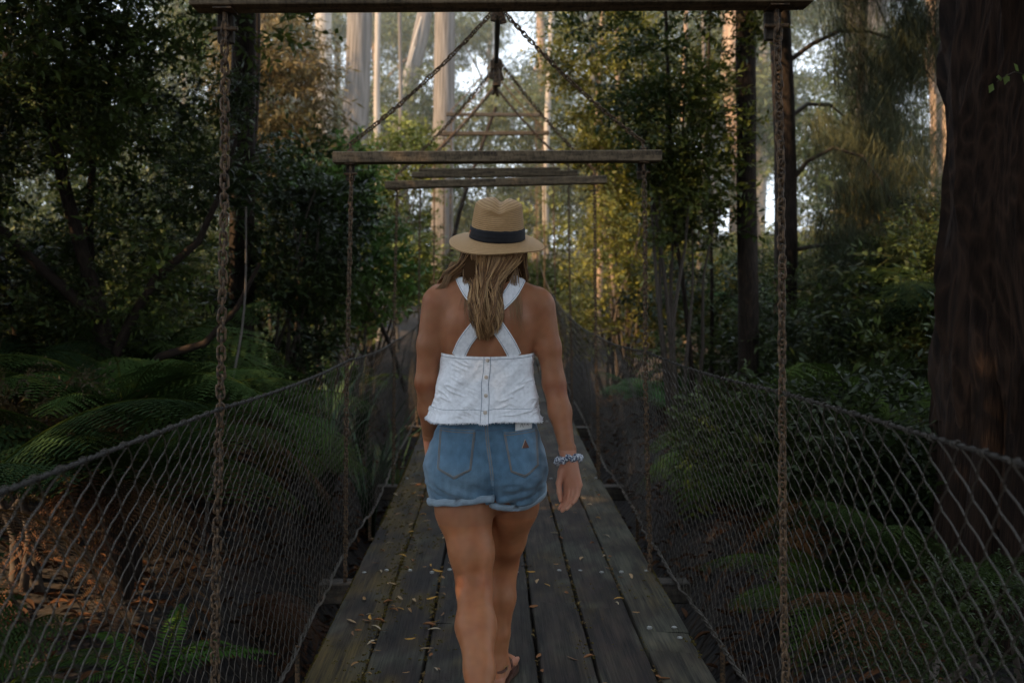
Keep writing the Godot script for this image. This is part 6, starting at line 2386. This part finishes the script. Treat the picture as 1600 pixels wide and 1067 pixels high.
	crown(u, "far_scrub", broad + gum, M.leaf, far_, Vector2(1.2, 2.2), Color(0.06, 0.09, 0.025), Color(0.24, 0.23, 0.07), -0.05)

	# ---- gum trees far back, tall, hazy
	var words := ["behind the shaded corner", "at the far left, mostly hidden", "left of the olive crown", "above the olive crown", "between cream trunk and thin sapling", "straight behind the thin white sapling", "beyond the leaning gum", "behind the main cable", "above the hat, far off", "between the pale stem and the yellow crown", "behind the yellow green crown", "far behind the dark small tree", "left of the bending orange trunk", "right of the bending orange trunk", "behind the hanging needles", "far right behind the golden shrub", "hidden behind the massive trunk"]
	var px := [-12.5, -9.8, -9.2, -7.6, -5.9, -4.1, -3.4, -0.3, 1.4, 2.7, 4.1, 5.8, 6.0, 8.3, 9.4, 12.5, 15.5]
	var pd := [24.0, 31.0, 36.0, 33.0, 38.0, 35.0, 40.0, 37.0, 33.0, 29.0, 38.0, 34.0, 27.0, 31.0, 39.0, 35.0, 30.0]
	for i in px.size():
		var h := rf(15, 20)
		var r := rf(0.10, 0.2)
		var kind: String = ["grey", "pale", "brown"][i % 3]
		var t := tree("far_gum_tree", "tall %s gum %s" % [["grey trunked", "pale trunked", "warm brown trunked"][i % 3], words[i]], stand(px[i], pd[i]), [Vector3(0, 0, 0), Vector3(rf(-0.3, 0.3), h * 0.35, 0), Vector3(rf(-0.6, 0.6), h * 0.7, 0), Vector3(rf(-1, 1), h, 0)], r, r * 0.55, [M.bark_grey, M.bark_pale, M.bark_orange][i % 3], 14, 0.08)
		for q in 4:
			var hh := h * rf(0.35, 0.8)
			var dd := rdir()
			part("limb", limb([Vector3(0, hh, 0), Vector3(dd.x * 1.2, hh + 0.9, dd.z), Vector3(dd.x * 2.6, hh + 1.6, dd.z * 2.0)], r * 0.35, 0.03, 7), [M.bark_grey, M.bark_pale, M.bark_orange][i % 3], t)
		var cb: Array = []
		for q in 8:
			cb.append([Vector3(rf(-3.0, 3.0), rf(2.0, pd[i] * 0.30 + 1.0), rf(-1.5, 1.5)), Vector3(rf(1.0, 2.1), rf(0.9, 1.7), 1.3), 190])
		crown(t, "crown", gum, M.leaf, cb, Vector2(1.5, 2.6), Color(0.06, 0.085, 0.035), Color(0.20, 0.21, 0.085), -0.02, 0.8)

	# ---- sunlit mist between the far trunks
	var mist := FogVolume.new()
	mist.name = "mist"
	mist.shape = RenderingServer.FOG_VOLUME_SHAPE_BOX
	mist.size = Vector3(70, 26, 36)
	mist.position = Vector3(0, 10, -34)
	var fm := FogMaterial.new()
	fm.density = 0.004
	fm.albedo = Color(0.92, 0.96, 0.97)
	mist.material = fm
	add_child(mist)
	tag(mist, "thin pale haze hanging between the far gum trunks", "haze", "", "stuff")

	# ---- unseen trees added around and behind the camera to block sun and sky
	var added_canopy := [["unseen dark tree added to shade the left bank", -3.6, 2.6, 5.2], ["unseen dark tree added to shade the left net", -4.2, -2.0, 5.0], ["unseen dark tree added to shade the right net", 4.0, 1.0, 5.0], ["leafy shade tree added right of the path behind the camera", 2.9, -4.6, 4.0], ["dense tree closing the path behind the camera", 1.0, -7.0, 3.4], ["second dense tree added behind the camera, farther right", 4.2, -8.0, 4.2], ["dark tall shade tree added over the left fern bank", -5.0, 6.0, 4.2], ["dense dark tree added over the left net to block the sun", -4.3, 0.4, 4.9], ["dark tall shade tree added over the right fern bank", 4.9, 6.8, 5.6], ["broad dark tree added to close the sky right of the path", 3.0, -1.6, 5.0], ["low spreading shade tree added over the nearest right chain", 2.7, 1.9, 4.7], ["tall dark tree added high over the left net to shade the massive trunk", -5.4, 0.8, 7.0]]
	for q in added_canopy:
		var at := stand(q[1], q[2])
		var h: float = q[3]
		var t := tree("added_shade_tree", q[0], at, [Vector3(0, 0, 0), Vector3(0.1, 2.5, 0), Vector3(-0.1, h, 0), Vector3(0, h + 4, 0)], 0.17, 0.08, M.bark_dark, 14, 0.12)
		var cb: Array = []
		for i in 6:
			cb.append([Vector3(rf(-1.6, 1.6), h + rf(-1.8, 2.6), rf(-2.2, 2.2)), Vector3(rf(1.1, 1.7), rf(0.8, 1.3), rf(1.2, 1.8)), 420])
		crown(t, "crown", broad, M.leaf, cb, Vector2(1.6, 2.6), dk0, dk1, -0.15 if q[1] > 0.0 else -0.1, 0.9, true)


func dry_leaf(k: int) -> ArrayMesh:
	var b := MB.new()
	var cols := [Color(0.34, 0.19, 0.08), Color(0.42, 0.28, 0.15), Color(0.27, 0.12, 0.05), Color(0.40, 0.32, 0.21), Color(0.50, 0.27, 0.06), Color(0.20, 0.11, 0.06)]
	var curl := rf(0.2, 1.3)
	var bow := rf(-0.5, 0.9)
	var ln := rf(0.022, 0.038)
	var w := rf(0.005, 0.0085)
	var side := rf(-0.3, 0.3)
	for i in 11:
		var t := i / 10.0 * 2.0 - 1.0
		var ww := w * pow(maxf(1.0 - t * t, 0.0), 0.8) + 0.0006
		for j in 5:
			var s := (j - 2) / 2.0
			b.add(Vector3(t * ln, 0.004 + bow * ln * 0.35 * t * t + curl * absf(s) * ww * 0.8 + s * ww * side, s * ww + 0.12 * ln * sin(t * 2.0 + k)), Vector3.UP, Vector2.ZERO, cols[k % 6] * rf(0.85, 1.15))
	b.grid(0, 11, 5, false)
	b.smooth()
	for i in b.n.size():
		if b.n[i].y < 0.0:
			b.n[i] = -b.n[i]
	return b.mesh()


func litter() -> void:
	var kinds: Array = []
	for i in 12:
		kinds.append(dry_leaf(i))
	var pitch := DECK_W / 7.0
	for i in 285:
		var d := 2.7 + 6.5 * pow(rng.randf(), 1.5)
		var x := DECK_L + DECK_W * rng.randf()
		if rng.randf() < 0.5:
			x = DECK_L + pitch * rng.randi_range(1, 6) + rng.randfn(0.0, 0.025)
		if rng.randf() < 0.42:
			x = DECK_L + pitch * (1.0 if rng.randf() < 0.6 else 2.0) + rng.randfn(-0.02, 0.06)
		x = clampf(x, DECK_L + 0.02, DECK_L + DECK_W - 0.02)
		var leaf := part("fallen_leaf", kinds[i % 12], M.dead, self, Transform3D(Basis.from_euler(Vector3(rf(-0.15, 0.15), rf(0, TAU), rf(-0.12, 0.12))).scaled(Vector3.ONE * rf(0.45, 0.98)), Vector3(x, deck_y(d) + 0.003, -d)))
		tag(leaf, "dry curled gum leaf lying on the deck planks", "leaf", "dry leaves scattered over the deck")
	# litter on the ground either side
	var where: Array = []
	var cols := PackedColorArray()
	for i in 9000:
		var d := rf(0.5, 13.0)
		var s := -1.0 if rng.randf() < 0.5 else 1.0
		var x := s * (0.75 + 4.5 * pow(rng.randf(), 1.4))
		where.append(Transform3D(Basis.from_euler(Vector3(rf(-0.6, 0.6), rf(0, TAU), rf(-0.6, 0.6))).scaled(Vector3.ONE * rf(0.9, 2.0)), Vector3(x, ground_y(x, -d) + rf(0.0, 0.05), -d)))
		cols.append(Color(1, 1, 1) * rf(0.12, 0.42))
	var o := thing("leaf_litter", "brown leaf litter covering the ground on both sides of the bridge", "leaf litter")
	o.set_meta("kind", "stuff")
	many("litter", kinds[2], M.dead, where, cols, o)
